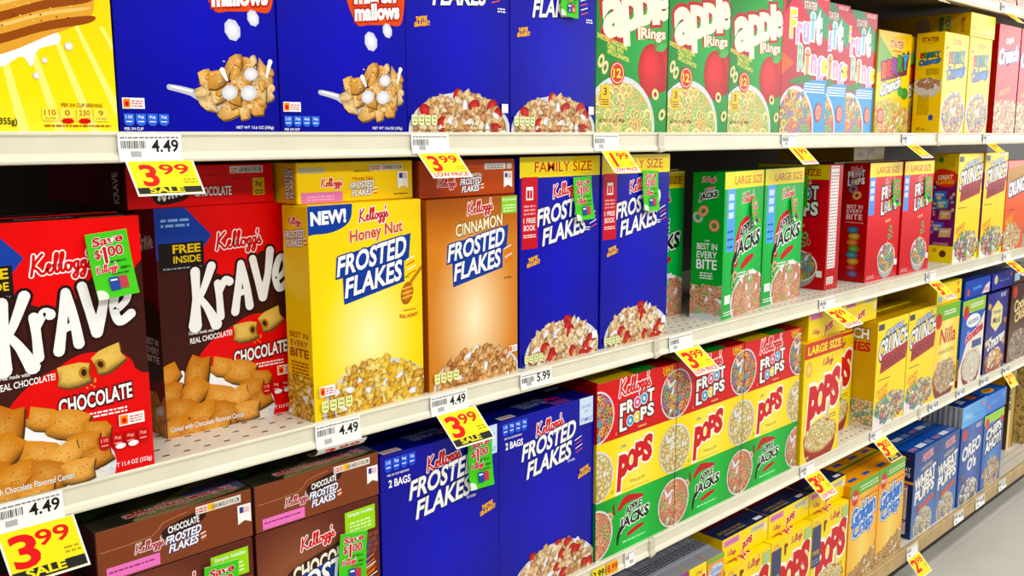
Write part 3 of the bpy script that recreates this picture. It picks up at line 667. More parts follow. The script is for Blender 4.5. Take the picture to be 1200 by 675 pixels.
@product
def lying_cinnamon():
    w, h = 7.4, 2.1; bg = H('b04a24')
    def art(a):
        kelloggs(a, 2.0, .75, 1.4, rot=.03, c=H('c0182c')); a.text('CINNAMON', 3.95, 1.2, 1.4, .24, H('fdeccc'), [(.04, H('3c1808'))]); frosted(a, 3.85, .65, 1.6, rot=.06)
        a.rect(4.9, 1.5, 6.6, 1.85, (.86, .84, .8)); a.lines(5.0, 1.55, 6.4, 1.8, 2, (.35, .3, .3)); a.rect(6.7, 1.5, 7.1, 1.85, (.8, .76, .7))
        a.quad([(6.45, .4), (6.8, .55), (7.15, .4), (7.15, 1.35), (6.45, 1.35)], WHITE); a.rect(6.55, 1.0, 6.75, 1.25, H('28408c')); a.lines(6.78, .95, 7.08, 1.25, 4, H('c83a3c'))
        a.stroke([(.2, 1.2), (2.4, 1.25), (2.7, 1.55), (4.6, 1.6)], .012, H('803014'), 1)
    return lying_end(w, h, bg, art, lbg=H('8a3818'))
@product
def apple_rings():
    w, t, h = 7.5, 2.2, 11.4; G = H('12963c'); a = Art(w, h, G)
    a.grad(lambda u, v: mixc(H('2cb04c'), H('0a7c30'), min(1, math.hypot(u - .75, v - .6) * 1.3)))
    a.text('STATER', 5.2, 10.6, 1.7, .5, H('c8384c'), [(.06, WHITE)]); a.lines(4.6, 10.1, 5.8, 10.25, 1, WHITE)
    for e, c in ((.06, H('b0282c')), (0, H('fdf6d8'))):
        for ch, x, y, w_, h_ in (('a', 1.75, 7.3, 1.9, 2.2), ('p', 3.55, 7.25, 1.6, 2.9), ('p', 5.0, 7.65, 1.45, 2.7), ('l', 6.05, 8.5, .5, 2.4), ('e', 6.8, 8.45, 1.2, 1.7)):
            a.text(ch, x, y, w_, h_, c, bold=.045 + e, rot=.1)
    a.text('Rings', 5.9, 6.45, 2.6, .85, H('fdf6d8'), [(.06, H('b0282c'))], bold=.035, rise=.03)
    for i, s in enumerate(('SWEETENED WHOLE-GRAIN', 'CEREAL WITH', 'APPLE & CINNAMON')): a.text(s, 1.6 + i * .3, 5.75 - i * .42, (3.0, 1.6, 2.2)[i], .3, H('f4e87c'), rise=-.22, bold=.02)
    for x, y in ((.5, 4.5), (.9, 4.1)): ring(a, x, y, .48, random.Random(2), [H('f0e08c')])
    a.ell(6.9, 4.3, 1.2, 1.6, H('d82c34'), H('981420'), -.1, off=(.1, .4)); a.ell(5.8, 4.1, 1.5, 1.8, H('e8383c'), H('a81420'), .1, off=(-.2, .4))
    a.stroke([(6.1, 5.6), (6.15, 6.0)], .07, H('3c7a2c')); a.blob([(6.2, 5.5), (6.7, 5.95), (7.4, 5.9), (7.0, 5.45)], H('4cae54'))
    bowl(a, 2.5, .3, 3.7, 3.35, ring, ARING, 21, 120, .52, milk=.0, rim=(.95, .95, .97), heapup=0)
    ring(a, 6.2, 2.55, .42, random.Random(5), [H('f4e48c')]); ring(a, 7.0, 1.2, .45, random.Random(6), [H('f4e48c')])
    a.ell(2.1, 3.8, .75, .75, H('c8302c')); a.ell(2.1, 3.8, .65, .65, H('e8d8b8')); a.ell(2.1, 3.8, .58, .58, H('c8302c')); a.text('12', 2.1, 3.8, .75, .55, H('f4e04c'), bold=.03)
    a.rect(.45, 1.6, 1.35, 3.0, H('e8c420')); a.text('3', .9, 2.6, .3, .45, BLACK); a.lines(.55, 1.75, 1.25, 2.2, 3, (.3, .25, .1)); a.text('NET WT 12.2 OZ (345g)', 1.6, .75, 2.6, .26, H('604020'))
    return dict(dim=(w, t, h), front=a, lc=G)
def multi(a, s, x, y, step, h, cols, out, rise=0, wf=.8, bold=.03, drop=None):
    for layer in (0, 1):
        for i, ch in enumerate(s):
            w = step * wf * (.45 if ch in 'iIl1!' else 1); yy = y + rise * i + (drop[i] if drop else 0); hh = h * (.68 if ch in 'acemnorsuvwxz' else 1); yy -= (h - hh) * .5 + (h * .3 if ch == 'g' else 0)
            if layer == 0: a.text(ch, x + i * step, yy, w, hh, out, bold=bold + .05)
            else: a.text(ch, x + i * step, yy, w, hh, cols[i % len(cols)], bold=bold)
@product
def fruit_rings():
    w, t, h = 7.5, 2.2, 11.4; R = H('b81c34'); a = Art(w, h, R)
    a.grad(lambda u, v: mixc(H('dc3c54'), H('9c1a24'), min(1, 1 - v + u * .2)))
    a.poly([(2, 11.4), (4.5, 9), (7.5, 7.6), (7.5, 9.6), (5.6, 10.4), (4.6, 11.4)], H('3c9464')); a.poly([(0, 6.4), (2, 5.6), (0, 4.6)], H('d8602c')); a.poly([(.2, 9.4), (2.2, 11.4), (.6, 11.4)], H('7c1420'))
    a.text('STATER', 4.3, 10.3, 2.1, .6, WHITE, [(.08, H('c02c44'))]); a.text('SPRING SIZE', 6.2, 11.1, 1.8, .3, WHITE)
    cols = [H('f4e04c'), H('e8a8c8'), H('b8a0d8'), H('8cc8e8'), H('f4f0e0')]
    multi(a, 'Fruit', 1.6, 8.4, 1.05, 2.0, cols, WHITE, rise=.0, bold=.03, drop=(.3, -.1, 0, .25, .1)); multi(a, 'Ring', 3.0, 5.9, 1.1, 1.9, [H('7cc8a0'), H('e89c4c'), H('e89cc0'), H('b89cd8')], WHITE, bold=.03, drop=(.2, -.1, 0, -.1))
    a.text('s', 7.0, 5.5, .7, 1.0, H('f4e04c'), [(.08, WHITE)], bold=.05)
    a.poly([(3.6, 4.3), (7.5, 4.4), (7.5, 0), (5, 0), (3.6, 3.4)], H('3c98d0')); a.lines(3.8, 3.3, 7.2, 4.2, 4, WHITE)
    a.blob([(1.2, 4.1), (2.6, 4.5), (4.4, 4.8), (5, 4.4), (3, 3.9)], H('3c7c3c'))
    bowl(a, 2.4, .3, 3.2, 3.5, ring, LOOPS, 22, 130, .46, milk=.02, heapup=0)
    a.ell(6.3, 1.7, .65, .8, H('c8302c')); a.ell(6.3, 1.7, .5, .62, H('f0a08c')); a.text('12', 6.3, 1.7, .6, .6, H('c8302c'))
    return dict(dim=(w, t, h), front=a, lc=R)
@product
def berry_crunch():
    w, t, h = 7.7, 2.2, 10.0; Y = H('f2c81c'); a = Art(w, h, Y)
    a.poly([(0, 9.6), (4, 7.2), (0, 5.8)], H('7cae5c')); a.poly([(0, 5.0), (3, 6.6), (7.5, 8.6), (7.5, 5.0), (5, 3.6), (0, 3)], H('f8dc3c'))
    a.text('STATER', 4.2, 8.8, 3.2, .7, H('a8242c'), [(.06, H('f8e8c0'))]); a.lines(3.2, 8.1, 5.2, 8.3, 1, H('a8242c')); a.ell(7.0, 7.9, .3, .5, RED, H('a81420'))
    P = [(.9, 5.3), (7.0, 6.9), (7.2, 5.2), (1.1, 3.9)]; a.poly([(.7, 7.0), (7.2, 7.9), (6.9, 5.9), (1.0, 5.0)], H('7c1c3c'))
    for i, (ch, c) in enumerate(zip('BERRY', (H('e85c1c'), H('d8283c'), H('8c3c9c'), H('3c9c3c'), H('3ca8d8')))): a.text(ch, 1.7 + i * 1.18, 6.15 + i * .26, 1.05, 1.35, c, [(.05, H('4c1030'))], bold=.07)
    a.text('Crunch', 3.2, 4.7, 4.4, 1.1, WHITE, [(.07, H('1c5cb0'))], sh=.2, rise=.22, bold=.05)
    a.ell(6.6, 4.0, .9, .6, H('3c8c34')); a.ell(5.6, 4.2, .7, .5, H('4ca040'))
    heap(a, lambda x, y: y < 3.4 - abs(x - 3) * .25, 0, 0, 7.5, 3.6, 170, .36, ring, [H('e8c03c'), H('d84c2c'), H('f0d45c'), H('c89c2c'), H('7cae3c')], 31)
    a.ell(1.2, 1.7, .75, .75, H('c8302c')); a.ell(1.2, 1.7, .55, .55, H('f0a08c')); a.text('12', 1.2, 1.7, .6, .5, H('c8302c'))
    return dict(dim=(w, t, h), front=a, lc=H('c8a414'), tc=H('d8b418'))
def colossals(a, cx, cy, w):
    for i, ch in enumerate('BERRY'): a.text(ch, cx + (i - 2) * w * .17, cy + w * .16 + i * w * .015, w * .15, w * .2, (RED, H('3c9c4c'), H('2c6cb8'), H('2c8c3c'), H('388cc0'))[i], [(.06, H('2a1c3c'))], bold=.05)
    a.text('Colossals', cx, cy - w * .1, w * .95, w * .24, H('3c7cc0'), [(.07, H('1c1c4c'))], sh=.1, rise=.12, bold=.04)
@product
def berry_colossal():
    w, t, h = 6.6, 2.9, 10.3; Y = H('f2d21c'); a = Art(w, h, Y)
    a.text('STATER', 3.4, 9.4, 2.2, .5, H('a8242c')); colossals(a, 3.6, 6.9, 5.0)
    rng = random.Random(8)
    for k in range(12): puff(a, rng.uniform(.4, 3), rng.uniform(3.4, 9), .18, rng, [H('3c2c5c'), H('a82c2c')])
    bowl(a, 3.4, 1.9, 3.3, 2.4, puff, [H('d8a04c'), H('c84c2c'), H('7c8c3c'), H('e0b868'), H('3c4c7c')], 32, 110, .36, rim=(.9, .9, .92), depth=.6, body=(.85, .85, .88))
    lf = Art(t, h, H('efcb18')); lf.text('STATER', t * .5, 9.6, 1.7, .45, H('8c2420'), bold=.03); lf.lines(.9, 9.2, 2.0, 9.3, 1, H('8c2420')); colossals(lf, t * .52, 7.6, 2.3); lf.lines(1.2, 6.0, 2.5, 6.7, 4, H('4c3c1c'))
    lf.ell(t * .5, 4.6, 1.35, .9, (.82, .8, .8)); lf.ell(t * .5, 5.1, 1.4, .55, (.9, .88, .86)); heap(lf, lambda x, y: ((x - t * .5) / 1.25) ** 2 + ((y - 5.15) / .5) ** 2 < 1, .1, 4.6, t - .1, 5.7, 60, .16, puff, [H('b8743c'), H('a8342c'), H('7c5c2c')], 2)
    lf.lines(.5, 1.9, 1.7, 4.0, 12, H('a88c14')); lf.ell(1.95, 1.6, .25, .3, H('2c4cb0')); lf.text('|Co....', 1.2, .4, 1.3, .35, H('2c240c'))
    return dict(dim=(w, t, h), front=a, left=lf, lc=H('efcb18'), tc=Y)
@product
def lying_colossal():
    w, h = 7.3, 2.5; bg = H('f4dc34')
    def art(a):
        a.lines(.4, .3, 6.5, .6, 1, H('b8902c')); a.lines(.3, .8, 1.4, 1.2, 2, RED); a.ell(5.5, .6, .8, .3, H('d8c47c'))
    lf = Art(10.3, h, H('c8a414')); lf.text('STATER', 9.5, 1.25, 1.6, .35, H('8c2420'), rot=math.pi / 2, bold=.03)
    for i, c in enumerate((RED, H('3c9c4c'), H('2c6cb8'), H('3c9c4c'))): lf.ell(7.9 - .0, .5 + i * .5, .3, .28, c, n=10); lf.ell(7.9, .5 + i * .5, .15, .12, H('c8a414'), n=8)
    lf.text('Colossals', 7.1, 1.25, 1.9, .5, H('3c7c3c'), [(.06, H('1c1c4c'))], rot=math.pi / 2, bold=.04); lf.ell(5.2, 1.2, .8, 1.1, (.6, .55, .5))
    return lying_end(w, h, bg, art, left=lf, lbg=H('c8a414'), depth=10.3)
@product
def crispy_red():
    w, t, h = 7.2, 2.4, 12.3; R = H('d41c24'); a = Art(w, h, R); a.grad(lambda u, v: mixc(H('c81420'), H('e84c50'), v))
    a.text("Cap'n", 3.6, 10.6, 2.4, .8, H('b8c8f0'), [(.06, WHITE)], rise=.15); a.text('Crunch', 3.6, 9.0, 6.2, 1.6, WHITE, [(.07, H('3c5cb0'))], rise=.12, bold=.06, sh=.1)
    a.text('CHOCOLATE', 3.0, 4.8, 3.4, .6, H('f4c83c'), [(.05, RED)], rise=.2); heap(a, lambda x, y: y < 3.6, 0, 0, 7.2, 3.8, 110, .42, puff, [H('e8b070'), H('c8844c'), H('f0d0a0'), H('a85c34')], 34)
    return dict(dim=(w, t, h), front=a, lc=H('a80c18'))
@product
def apple_jacks():
    w, t, h = 7.4, 2.7, 11.5; G = H('1fb34a'); a = Art(w, h, G)
    a.grad(lambda u, v: mixc(H('3ccb60'), H('14a040'), min(1, abs(u - .5) + abs(v - .5))))
    a.rect(0, h - 1.3, w, h, H('fbe41c')); a.text('LARGE SIZE', 4.4, h - .68, 5.2, .62, H('c87018'), bold=.02)
    a.rect(.5, h - 6.2, 2.0, h - 1.3, H('5aa8e8'))
    for k in range(3): a.rect(.8, h - 2.2 - k * .7, 1.7, h - 1.7 - k * .7, H('cfe4f8')); a.lines(.7, h - 5.9 + k * .6, 1.8, h - 5.6 + k * .6, 1, H('1c4c9c'))
    kelloggs(a, 4.4, 9.3, 2.4, rot=.1); a.stroke([(2.4, 4.2), (2.6, 5.8), (3.4, 7.1), (4.4, 7.7)], [.3, .5, .5, .25], H('c8242c'))
    a.text('APPLE', 4.2, 6.95, 2.6, .8, BLACK, [(.06, WHITE)], rise=.3, bold=.03, grow=.1); a.text('JACKS', 4.5, 5.55, 4.7, 1.5, BLACK, [(.06, WHITE)], rise=.18, bold=.035, sh=.1)
    a.stroke([(1.7, 3.6), (1.9, 4.4), (2.3, 5.0)], [.14, .22, .2], BLACK); a.stroke([(3.6, 3.9), (4.5, 4.3), (5.6, 4.6)], [.25, .32, .2], H('c8242c')); a.lines(2.8, 3.1, 6.0, 3.6, 2, WHITE)
    bowl(a, 5.2, 1.0, 3.6, 2.4, ring, AJ, 41, 150, .38, milk=.1, heapup=.1, depth=.5, body=(.85, .87, .88)); ring(a, 2.2, 3.3, .5, random.Random(3), [H('e8a070')]); ring(a, 2.0, 2.6, .5, random.Random(4), [H('7fae4c')])
    a.rect(.4, 1.2, 1.5, 1.9, (.9, .95, .9)); a.lines(.3, .3, 2.2, .7, 2, WHITE)
    lf = Art(t, h, H('169c34')); kelloggs(lf, t * .5, 10.9, 1.2); lf.stroke([(.9, 9.6), (1.3, 10.2), (1.8, 10.3)], .15, H('a8242c')); lf.text('APPLE', t * .52, 10.15, .9, .3, BLACK, [(.06, WHITE)], rise=.2); lf.text('JACKS', t * .5, 9.65, 1.5, .55, BLACK, [(.09, WHITE)], rise=.2, bold=.05)
    for x, y, c in ((.5, 8.0, H('8cb88c')), (.95, 8.5, H('e0784c')), (1.9, 7.4, H('e0704c'))): ring(lf, x, y, .5, random.Random(int(x * 10)), [c], .3)
    lf.text('BEST IN', t * .5, 5.75, 1.7, .48, WHITE); lf.text('EVERY', t * .5, 5.1, 1.7, .52, WHITE); lf.text('BITE', t * .5, 4.35, 1.7, .72, WHITE, bold=.02); lf.lines(.8, 3.2, 1.9, 3.8, 3, WHITE); lf.text('OUR', t * .5, 6.2, .4, .14, WHITE)
    lf.rect(0, 0, t, 1.1, (.8, .84, .84)); heap(lf, lambda x, y: True, -.1, .5, t + .1, 2.6, 70, .28, ring, AJ, 9, .05)
    tp = Art(w, t, H('1c6c34'))
    return dict(dim=(w, t, h), front=a, left=lf, top=tp, lc=H('169c34'), tc=H('126c28'))
def frootlogo(a, cx, cy, w, k=1.0):
    st = w * .2; cols = (H('f08c2c'), H('5cb03c'), H('e84c8c'), H('3c9cc8'), H('f4d03c'))
    for r, s in enumerate(('FROOT', 'LOOPS')):
        for i, ch in enumerate(s):
            x = cx + (i - 2) * st; y = cy + (.28 - r * .58) * w * k * .5 + (i - 2) * w * .03
            if ch == 'O':
                a.ell(x, y, st * .6, st * .66 * k, BLACK); a.ell(x, y, st * .54, st * .58 * k, WHITE); a.ell(x, y, st * .45, st * .48 * k, cols[(i + r * 2) % 5]); a.ell(x, y, st * .18, st * .2 * k, WHITE)
            else: a.text(ch, x, y, st * .85, st * 1.15 * k, WHITE, [(.07, BLACK)], bold=.045)
@product
def froot_loops():
    w, t, h = 7.35, 2.7, 11.6; R = H('d21c2c'); a = Art(w, h, R)
    a.grad(lambda u, v: mixc(H('dc2434'), H('b4141c'), max(0, .6 - v)))
    a.rect(0, h - 1.35, w, h, H('fbe01c')); a.text('LARGE SIZE', 4.0, h - .7, 5.0, .62, H('c8501c'), bold=.02); a.rect(.1, h - 5.0, 1.3, h - 1.35, H('5a98e8'))
    for k in range(3): a.rect(.3, h - 2.2 - k * .7, 1.1, h - 1.7 - k * .7, H('cfe4f8'))
    kelloggs(a, 4.6, 9.6, 2.2); frootlogo(a, 4.6, 8.1, 3.6, 1.4); a.text('natural', 4.5, 5.9, 1.2, .3, H('f4e8a0'), rise=.1)
    rng = random.Random(7)
    for x, y in ((5.2, 5.0), (5.6, 4.4), (5.0, 4.2)): ring(a, x, y, .38, rng, LOOPS)
    bowl(a, 4.6, 2.1, 2.0, 1.5, ring, LOOPS, 42, 90, .33, milk=.12, depth=.8, body=(.86, .84, .84)); a.lines(.3, .3, 2.0, .7, 2, H('f0b0b0')); a.rect(6.5, 1.2, 7.1, 1.8, WHITE)
    lf = Art(t, h, H('a8101c')); kelloggs(lf, t * .5, 11.0, 1.2); frootlogo(lf, t * .5, 10.2, 1.7, 1.5)
    for x, y, c in ((1.1, 9.1, H('5c4c6c')), (1.5, 8.5, H('d8843c'))): ring(lf, x, y, .5, random.Random(3), [c], .3)
    lf.text('BEST IN', t * .5, 7.4, 1.6, .36, (.92, .85, .85)); lf.text('EVERY', t * .5, 6.95, 1.6, .36, (.92, .85, .85)); lf.text('BITE', t * .5, 6.4, 1.6, .5, (.92, .85, .85)); lf.lines(.5, 5.8, 2.3, 6.0, 1, (.85, .6, .6))
    for k, c in enumerate((H('7c4c8c'), H('c82c2c'), H('e0a028'), H('2c8c9c'), H('5c9c34'), H('e0782c'), H('d8b030'), H('2c6c9c'))):
        y = .8 + k * .62; lf.ell(1.35 + (.08, -.06)[k % 2], y, .62, .36, mixc(c, (1, 1, 1), .25), mulc(c, .7), 0, 14)
    ri = Art(t, h, H('b4141c')); nutrition(ri, .35, 2.0, 1.9, h - .1, (.93, .9, .9), (.62, .5, .52)); ri.rect(.4, .5, 1.7, 1.2, (.92, .9, .88)); ri.lines(.5, .55, 1.6, 1.15, 4, (.5, .4, .4))
    return dict(dim=(w, t, h), front=a, left=lf, right=ri, lc=H('a8101c'), rc=H('b4141c'), tc=H('8c0c14'))
def crunch_front(w, h, bg, sub='BERRIES', sc=H('a8202c')):
    a = Art(w, h, bg)
    a.rect(.2, h - .9, 1.5, h - .3, H('3c3c50')); a.text("CAP'N", 3.9, h - 1.2, 4.0, .75, H('b0c4f0'), [(.06, H('1c3c8c'))], rise=.15, sh=.1, bold=.03)
    a.text('CRUNCH', 4.0, h - 2.6, 6.7, 1.9, WHITE, [(.075, H('15265c')), (.035, H('15265c'))], rise=.14, sh=.1, bold=.035)
    if sub: a.poly([(1.0, h - 5.4), (1.2, h - 3.6), (7.3, h - 2.9), (7.0, h - 4.6)], sc); a.text(sub, 4.1, h - 4.2, 5.4, 1.0, mulc(sc, .72), [(.04, mixc(sc, (1, .8, .7), .3))], rise=.13, bold=.04)
    a.lines(.7, h - 6.1, 3.4, h - 5.9, 1, H('503c14'))
    a.text('CRUNCHY', 1.8, 3.9, 2.6, .55, H('e86c1c'), [(.06, H('fbe04c'))], rise=.25, bold=.03); a.text('SWEET!', 2.0, 3.2, 2.0, .55, H('e86c1c'), [(.06, H('fbe04c'))], rise=.25, bold=.03)
    return a
@product
def crunch_berries():
    w, t, h = 7.5, 2.7, 12.2; Y = H('fade1c'); a = crunch_front(w, h, Y)
    a.poly([(0, 1.7), (2, .8), (5, .2), (7.5, 0), (0, 0)], (.94, .93, .9))
    heap(a, lambda x, y: (x - 4) ** 2 / 13 + (y - 1.7) ** 2 / 2.6 < 1, .2, 0, 7.5, 3.3, 90, .36, puff, [H('d8b06c'), H('2c8c6c'), H('b82c3c'), H('e4c890'), H('2c6ca8'), H('7c3c5c'), H('e8d8b0')], 51, milk=.12)
    for x, y, c in ((.8, 1.9, H('1c7c9c')), (2.0, 1.2, H('c0283c')), (2.4, 2.9, H('3ca03c')), (5.6, 1.2, H('b8844c'))): puff(a, x, y, .55, random.Random(2), [c])
    lf = Art(t, h, H('6c1c5c')); lf.rect(0, h - 2.2, t, h, H('d8b81c')); lf.ell(.8, h - .7, .28, .3, H('3c7c3c')); lf.ell(2.1, h - 1.2, .3, .3, H('c89c3c'))
    lf.blob([(.1, h - 2.4), (.6, h - 1.7), (2.2, h - 1.9), (2.6, h - 2.6), (2.2, h - 3.6), (.5, h - 3.5)], H('d8401c')); lf.text('GREAT', 1.35, h - 2.6, 1.6, .5, H('f8e8c0'), rise=.08, bold=.03); lf.text('FLAVORS!', 1.35, h - 3.15, 1.9, .4, H('f8d03c'), rise=.08)
    for x, y, c in ((.8, 7.5, H('2c6cb8')), (1.1, 6.6, H('3c8ca0')), (1.5, 5.4, H('b88c5c')), (.7, 4.0, H('3c5cb0')), (1.6, 3.4, H('c8a07c'))):
        lf.quad([(x - .6, y - .55), (x + .7, y - .45), (x + .8, y + .55), (x - .5, y + .5)], c); lf.text('CRUNCH', x + .05, y + .15, .9, .25, WHITE); lf.ell(x, y - .2, .3, .2, H('d8b06c'))
    rng = random.Random(3)
    for k in range(14): puff(lf, rng.choice((.2, 2.3)) + rng.uniform(-.2, .2), rng.uniform(2.6, 8.5), .2, rng, [H('c89c4c'), H('3c8c8c'), H('b8445c')])
    lf.rect(0, 0, t, 1.9, H('f2d61c')); lf.ell(1.6, 1.0, .38, .4, H('5c3418')); lf.ell(.7, 1.4, .26, .25, H('c8982c')); lf.text('CRUNCHBERRIES', 1.3, 2.1, 1.7, .3, H('e0a88c'))
    tp = Art(w, t, H('c8a018')); tp.text('CRUNCH', 3.6, 1.3, 3.4, .8, H('8c3c18'), bold=.03)
    return dict(dim=(w, t, h), front=a, left=lf, top=tp, lc=H('6c1c5c'), tc=H('c8a018'))
@product
def crunch_berries_low():
    d = crunch_berries(); w, t, h = 7.2, 2.7, 11.0; Y = H('fade1c'); a = crunch_front(w, h, Y)
    a.poly([(0, 1.7), (2, .8), (5, .2), (7.5, 0), (0, 0)], (.94, .93, .9))
    heap(a, lambda x, y: (x - 4) ** 2 / 13 + (y - 1.7) ** 2 / 2.2 < 1, .2, 0, 7.5, 3.1, 90, .36, puff, [H('d8b06c'), H('2c8c6c'), H('b82c3c'), H('e4c890'), H('2c6ca8'), H('7c3c5c'), H('e8d8b0')], 52, milk=.12)
    for x, y, c in ((.8, 1.9, H('1c7c9c')), (2.0, 1.2, H('c0283c')), (2.4, 2.7, H('3ca03c'))): puff(a, x, y, .5, random.Random(2), [c])
    lf = Art(t, h, H('e8c41c')); lf.text('CH', 1.0, h - 1.3, 1.6, 1.0, WHITE, [(.06, BLACK)], bold=.05); lf.text('IES', 1.2, h - 2.6, 1.6, .9, H('b8302c'), bold=.05)
    lf.rect(0, 0, t, 2.9, (.86, .82, .76)); heap(lf, lambda x, y: True, 0, .6, t, 3.0, 36, .3, puff, [H('d8b06c'), H('2c8c6c'), H('c89c6c'), H('e4c890')], 6)
    tp = d['top']
    return dict(dim=(w, t, h), front=a, left=lf, top=tp, lc=H('c8a414'), tc=H('b89018'))
@product
def crunch_orange():
    w, t, h = 7.4, 2.7, 11.1; O = H('e8641c'); a = crunch_front(w, h, O, sub=None); a.rect(0, h - .9, w, h, H('e88c7c')); a.blob([(-.2, 9.9), (7.6, 10.6), (7.6, 9.2), (-.2, 8.6)], H('c08c3c'))
    a.text('CRUNCH', 4.0, h - 3.2, 6.4, 1.6, WHITE, [(.07, H('15265c'))], rise=.14, bold=.06); heap(a, lambda x, y: (x - 3) ** 2 / 10 + (y - 1.6) ** 2 / 3 < 1, 0, 0, 7.4, 3.4, 80, .4, puff, [H('e8c080'), H('d8a860'), H('f0d8a8')], 53)
    return dict(dim=(w, t, h), front=a, lc=O)
def club(kind):
    w, t, h = 9.1, 6.4, 4.22
    if kind == 'FL':
        bg = H('cc1424'); a = Art(w, h, bg); a.grad(lambda u, v: mixc(H('dc2030'), H('b40c1c'), abs(v - .5)))
        kelloggs(a, 4.1, 3.35, 3.6, rot=.06); frootlogo(a, 4.4, 1.65, 3.9, .95); a.text('3 BAGS', 8.0, 3.9, 1.3, .4, H('f4d83c'), bold=.02); a.text('INSIDE', 8.0, 3.55, 1.0, .2, H('f4d83c')); a.text('natural', 5.0, .35, .9, .18, H('f4e8a0')); pal = LOOPS; body = (.9, .9, .92)
        a.lines(2.0, .25, 2.2, .5, 2, H('f0a0a0'))
    elif kind == 'POPS':
        bg = H('fbe04a'); a = Art(w, h, bg); a.grad(lambda u, v: mixc(H('fdea70'), H('f8d634'), abs(u - .5) * 2))
        poplogo(a, 4.3, 2.4, 3.9); pal = CORN; body = (.86, .86, .84); a.text('CORN', 2.9, 3.5, .6, .22, H('28388c')); a.text('SWEETENED CORN CEREAL', 4.6, .75, 1.8, .2, H('b88c1c'), arc=-.1); a.lines(3.0, .2, 6, .3, 1, H('c8a838')); a.lines(1.6, .3, 1.9, .6, 2, H('a88c1c'))
    else:
        bg = H('1fae3c'); a = Art(w, h, bg); a.grad(lambda u, v: mixc(H('34c050'), H('109030'), abs(u - .5) * 2))
        a.stroke([(2.6, 3.2), (3.4, 3.7), (5.2, 3.5)], [.2, .32, .15], H('b8242c')); a.text('APPLE', 4.2, 2.95, 1.8, .55, BLACK, [(.06, WHITE)], rise=.15, bold=.03); a.text('JACKS', 4.3, 2.0, 3.3, 1.0, BLACK, [(.06, WHITE)], rise=.1, bold=.035, sh=.1)
        a.stroke([(2.4, .6), (2.5, 1.2), (2.8, 1.7)], [.1, .16, .15], BLACK); a.stroke([(3.6, 1.0), (4.5, 1.2), (5.4, 1.3)], [.14, .2, .1], H('b8242c')); a.lines(3.0, .5, 5.6, .75, 1, (.7, .9, .7)); pal = AJ; body = (.9, .9, .9)
        a.stroke([(2.0, 3.0), (1.9, 3.6)], .12, H('6c3418')); ring(a, 1.5, 2.9, .42, random.Random(1), [H('e8a070')])
    fn = puff if kind == 'POPS' else ring
    for cx in (-.05, 9.0):
        a.ell(cx, 1.85, 1.9, 1.9, WHITE, (.85, .85, .88)); a.ell(cx, 1.85, 1.76, 1.76, mulc(pal[0], .8)); heap(a, lambda x, y: ((x - cx) / 1.62) ** 2 + ((y - 1.85) / 1.62) ** 2 < 1, cx - 1.8, .0, cx + 1.8, 3.8, 120, .25, fn, pal, 60 + int(cx), .06)
        if cx > 0: splash(a, [(cx - 1.1, 3.1), (cx - .8, 2.6), (cx - .2, 2.9)], [.08, .16, .1], (.88, .88, .9)); splash(a, [(cx - .5, 2.0), (cx - .3, 2.5)], [.14, .06], (.9, .9, .92))
    tp = Art(w, t, H('7c1418')); tp.poly([(.3, .1), (4.2, .1), (5.4, t), (1.5, t)], H('d8b81c')); tp.poly([(4.4, .1), (6.8, .1), (8.0, t), (5.6, t)], H('2c8c34')); tp.poly([(1.3, 2.4), (8.6, 2.6), (8.8, 4.0), (1.7, 3.6)], H('5c1014'))
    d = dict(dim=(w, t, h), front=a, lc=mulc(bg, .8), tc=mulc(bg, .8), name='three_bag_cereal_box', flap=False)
    if kind == 'FL': d['top'] = tp; d['tc'] = H('9c1420')
    return d
def poplogo(a, cx, cy, w, k=1.0):
    for e, c in ((.1, (.98, .97, .9)), (0, H('c8242c'))):
        for i, ch in enumerate('POPS'): a.text(ch, cx + (i - 1.5) * w * .24, cy + (i - 1.5) * w * .06 - (.12 * w if i == 0 else 0), w * .23, w * (.58, .36, .4, .44)[i] * k, c, bold=.06 + e * .6, sh=.08)
PRODUCTS['club_loops'] = lambda: club('FL')
PRODUCTS['club_pops'] = lambda: club('POPS')
PRODUCTS['club_apple'] = lambda: club('AJ')
def pops_front(w, h, banner):
    a = Art(w, h, H('fbe04a')); a.grad(lambda u, v: mixc(H('fdf090'), H('f8d42c'), min(1, math.hypot(u - .5, v - .4) * 1.5)))
    top = h
    if banner: a.rect(0, h - 1.45, w, h, H('c83c1c')); a.text('LARGE SIZE', w * .52, h - .75, w * .86, .72, H('fbe04a'), bold=.04); top = h - 1.45
    kelloggs(a, w * .62, top - .8, 2.0, c=H('b8305c'), out=None); a.ell(.9, top - 1.0, .55, .7, H('f4dc9c'), H('d8a83c')); a.text('CORN', 1.6, top - 2.4, .9, .28, H('28388c')); poplogo(a, w * .55, top - 3.9, w * .82, 1.25)
    a.stroke([(w * .72, top - 4.5), (w * .66, top - 5.9), (w * .5, top - 7)], [.12, .2, .4], (.78, .78, .76)); a.lines(w * .68, top - 6.3, w * .9, top - 5.8, 2, H('a8841c'))
    bowl(a, w * .5, 2.0, w * .44, 1.5, puff, CORN, 71, 110, .36, milk=.03, depth=1.3, body=H('b4382c'), rim=H('c8503c')); a.lines(.3, .3, 1.5, .6, 2, H('f4e8a0'))
    return a
@product
def pops_large():
    return dict(dim=(7.1, 2.2, 11.1), front=pops_front(7.1, 11.1, True), lc=H('e8c83c'), tc=H('e8c420'))
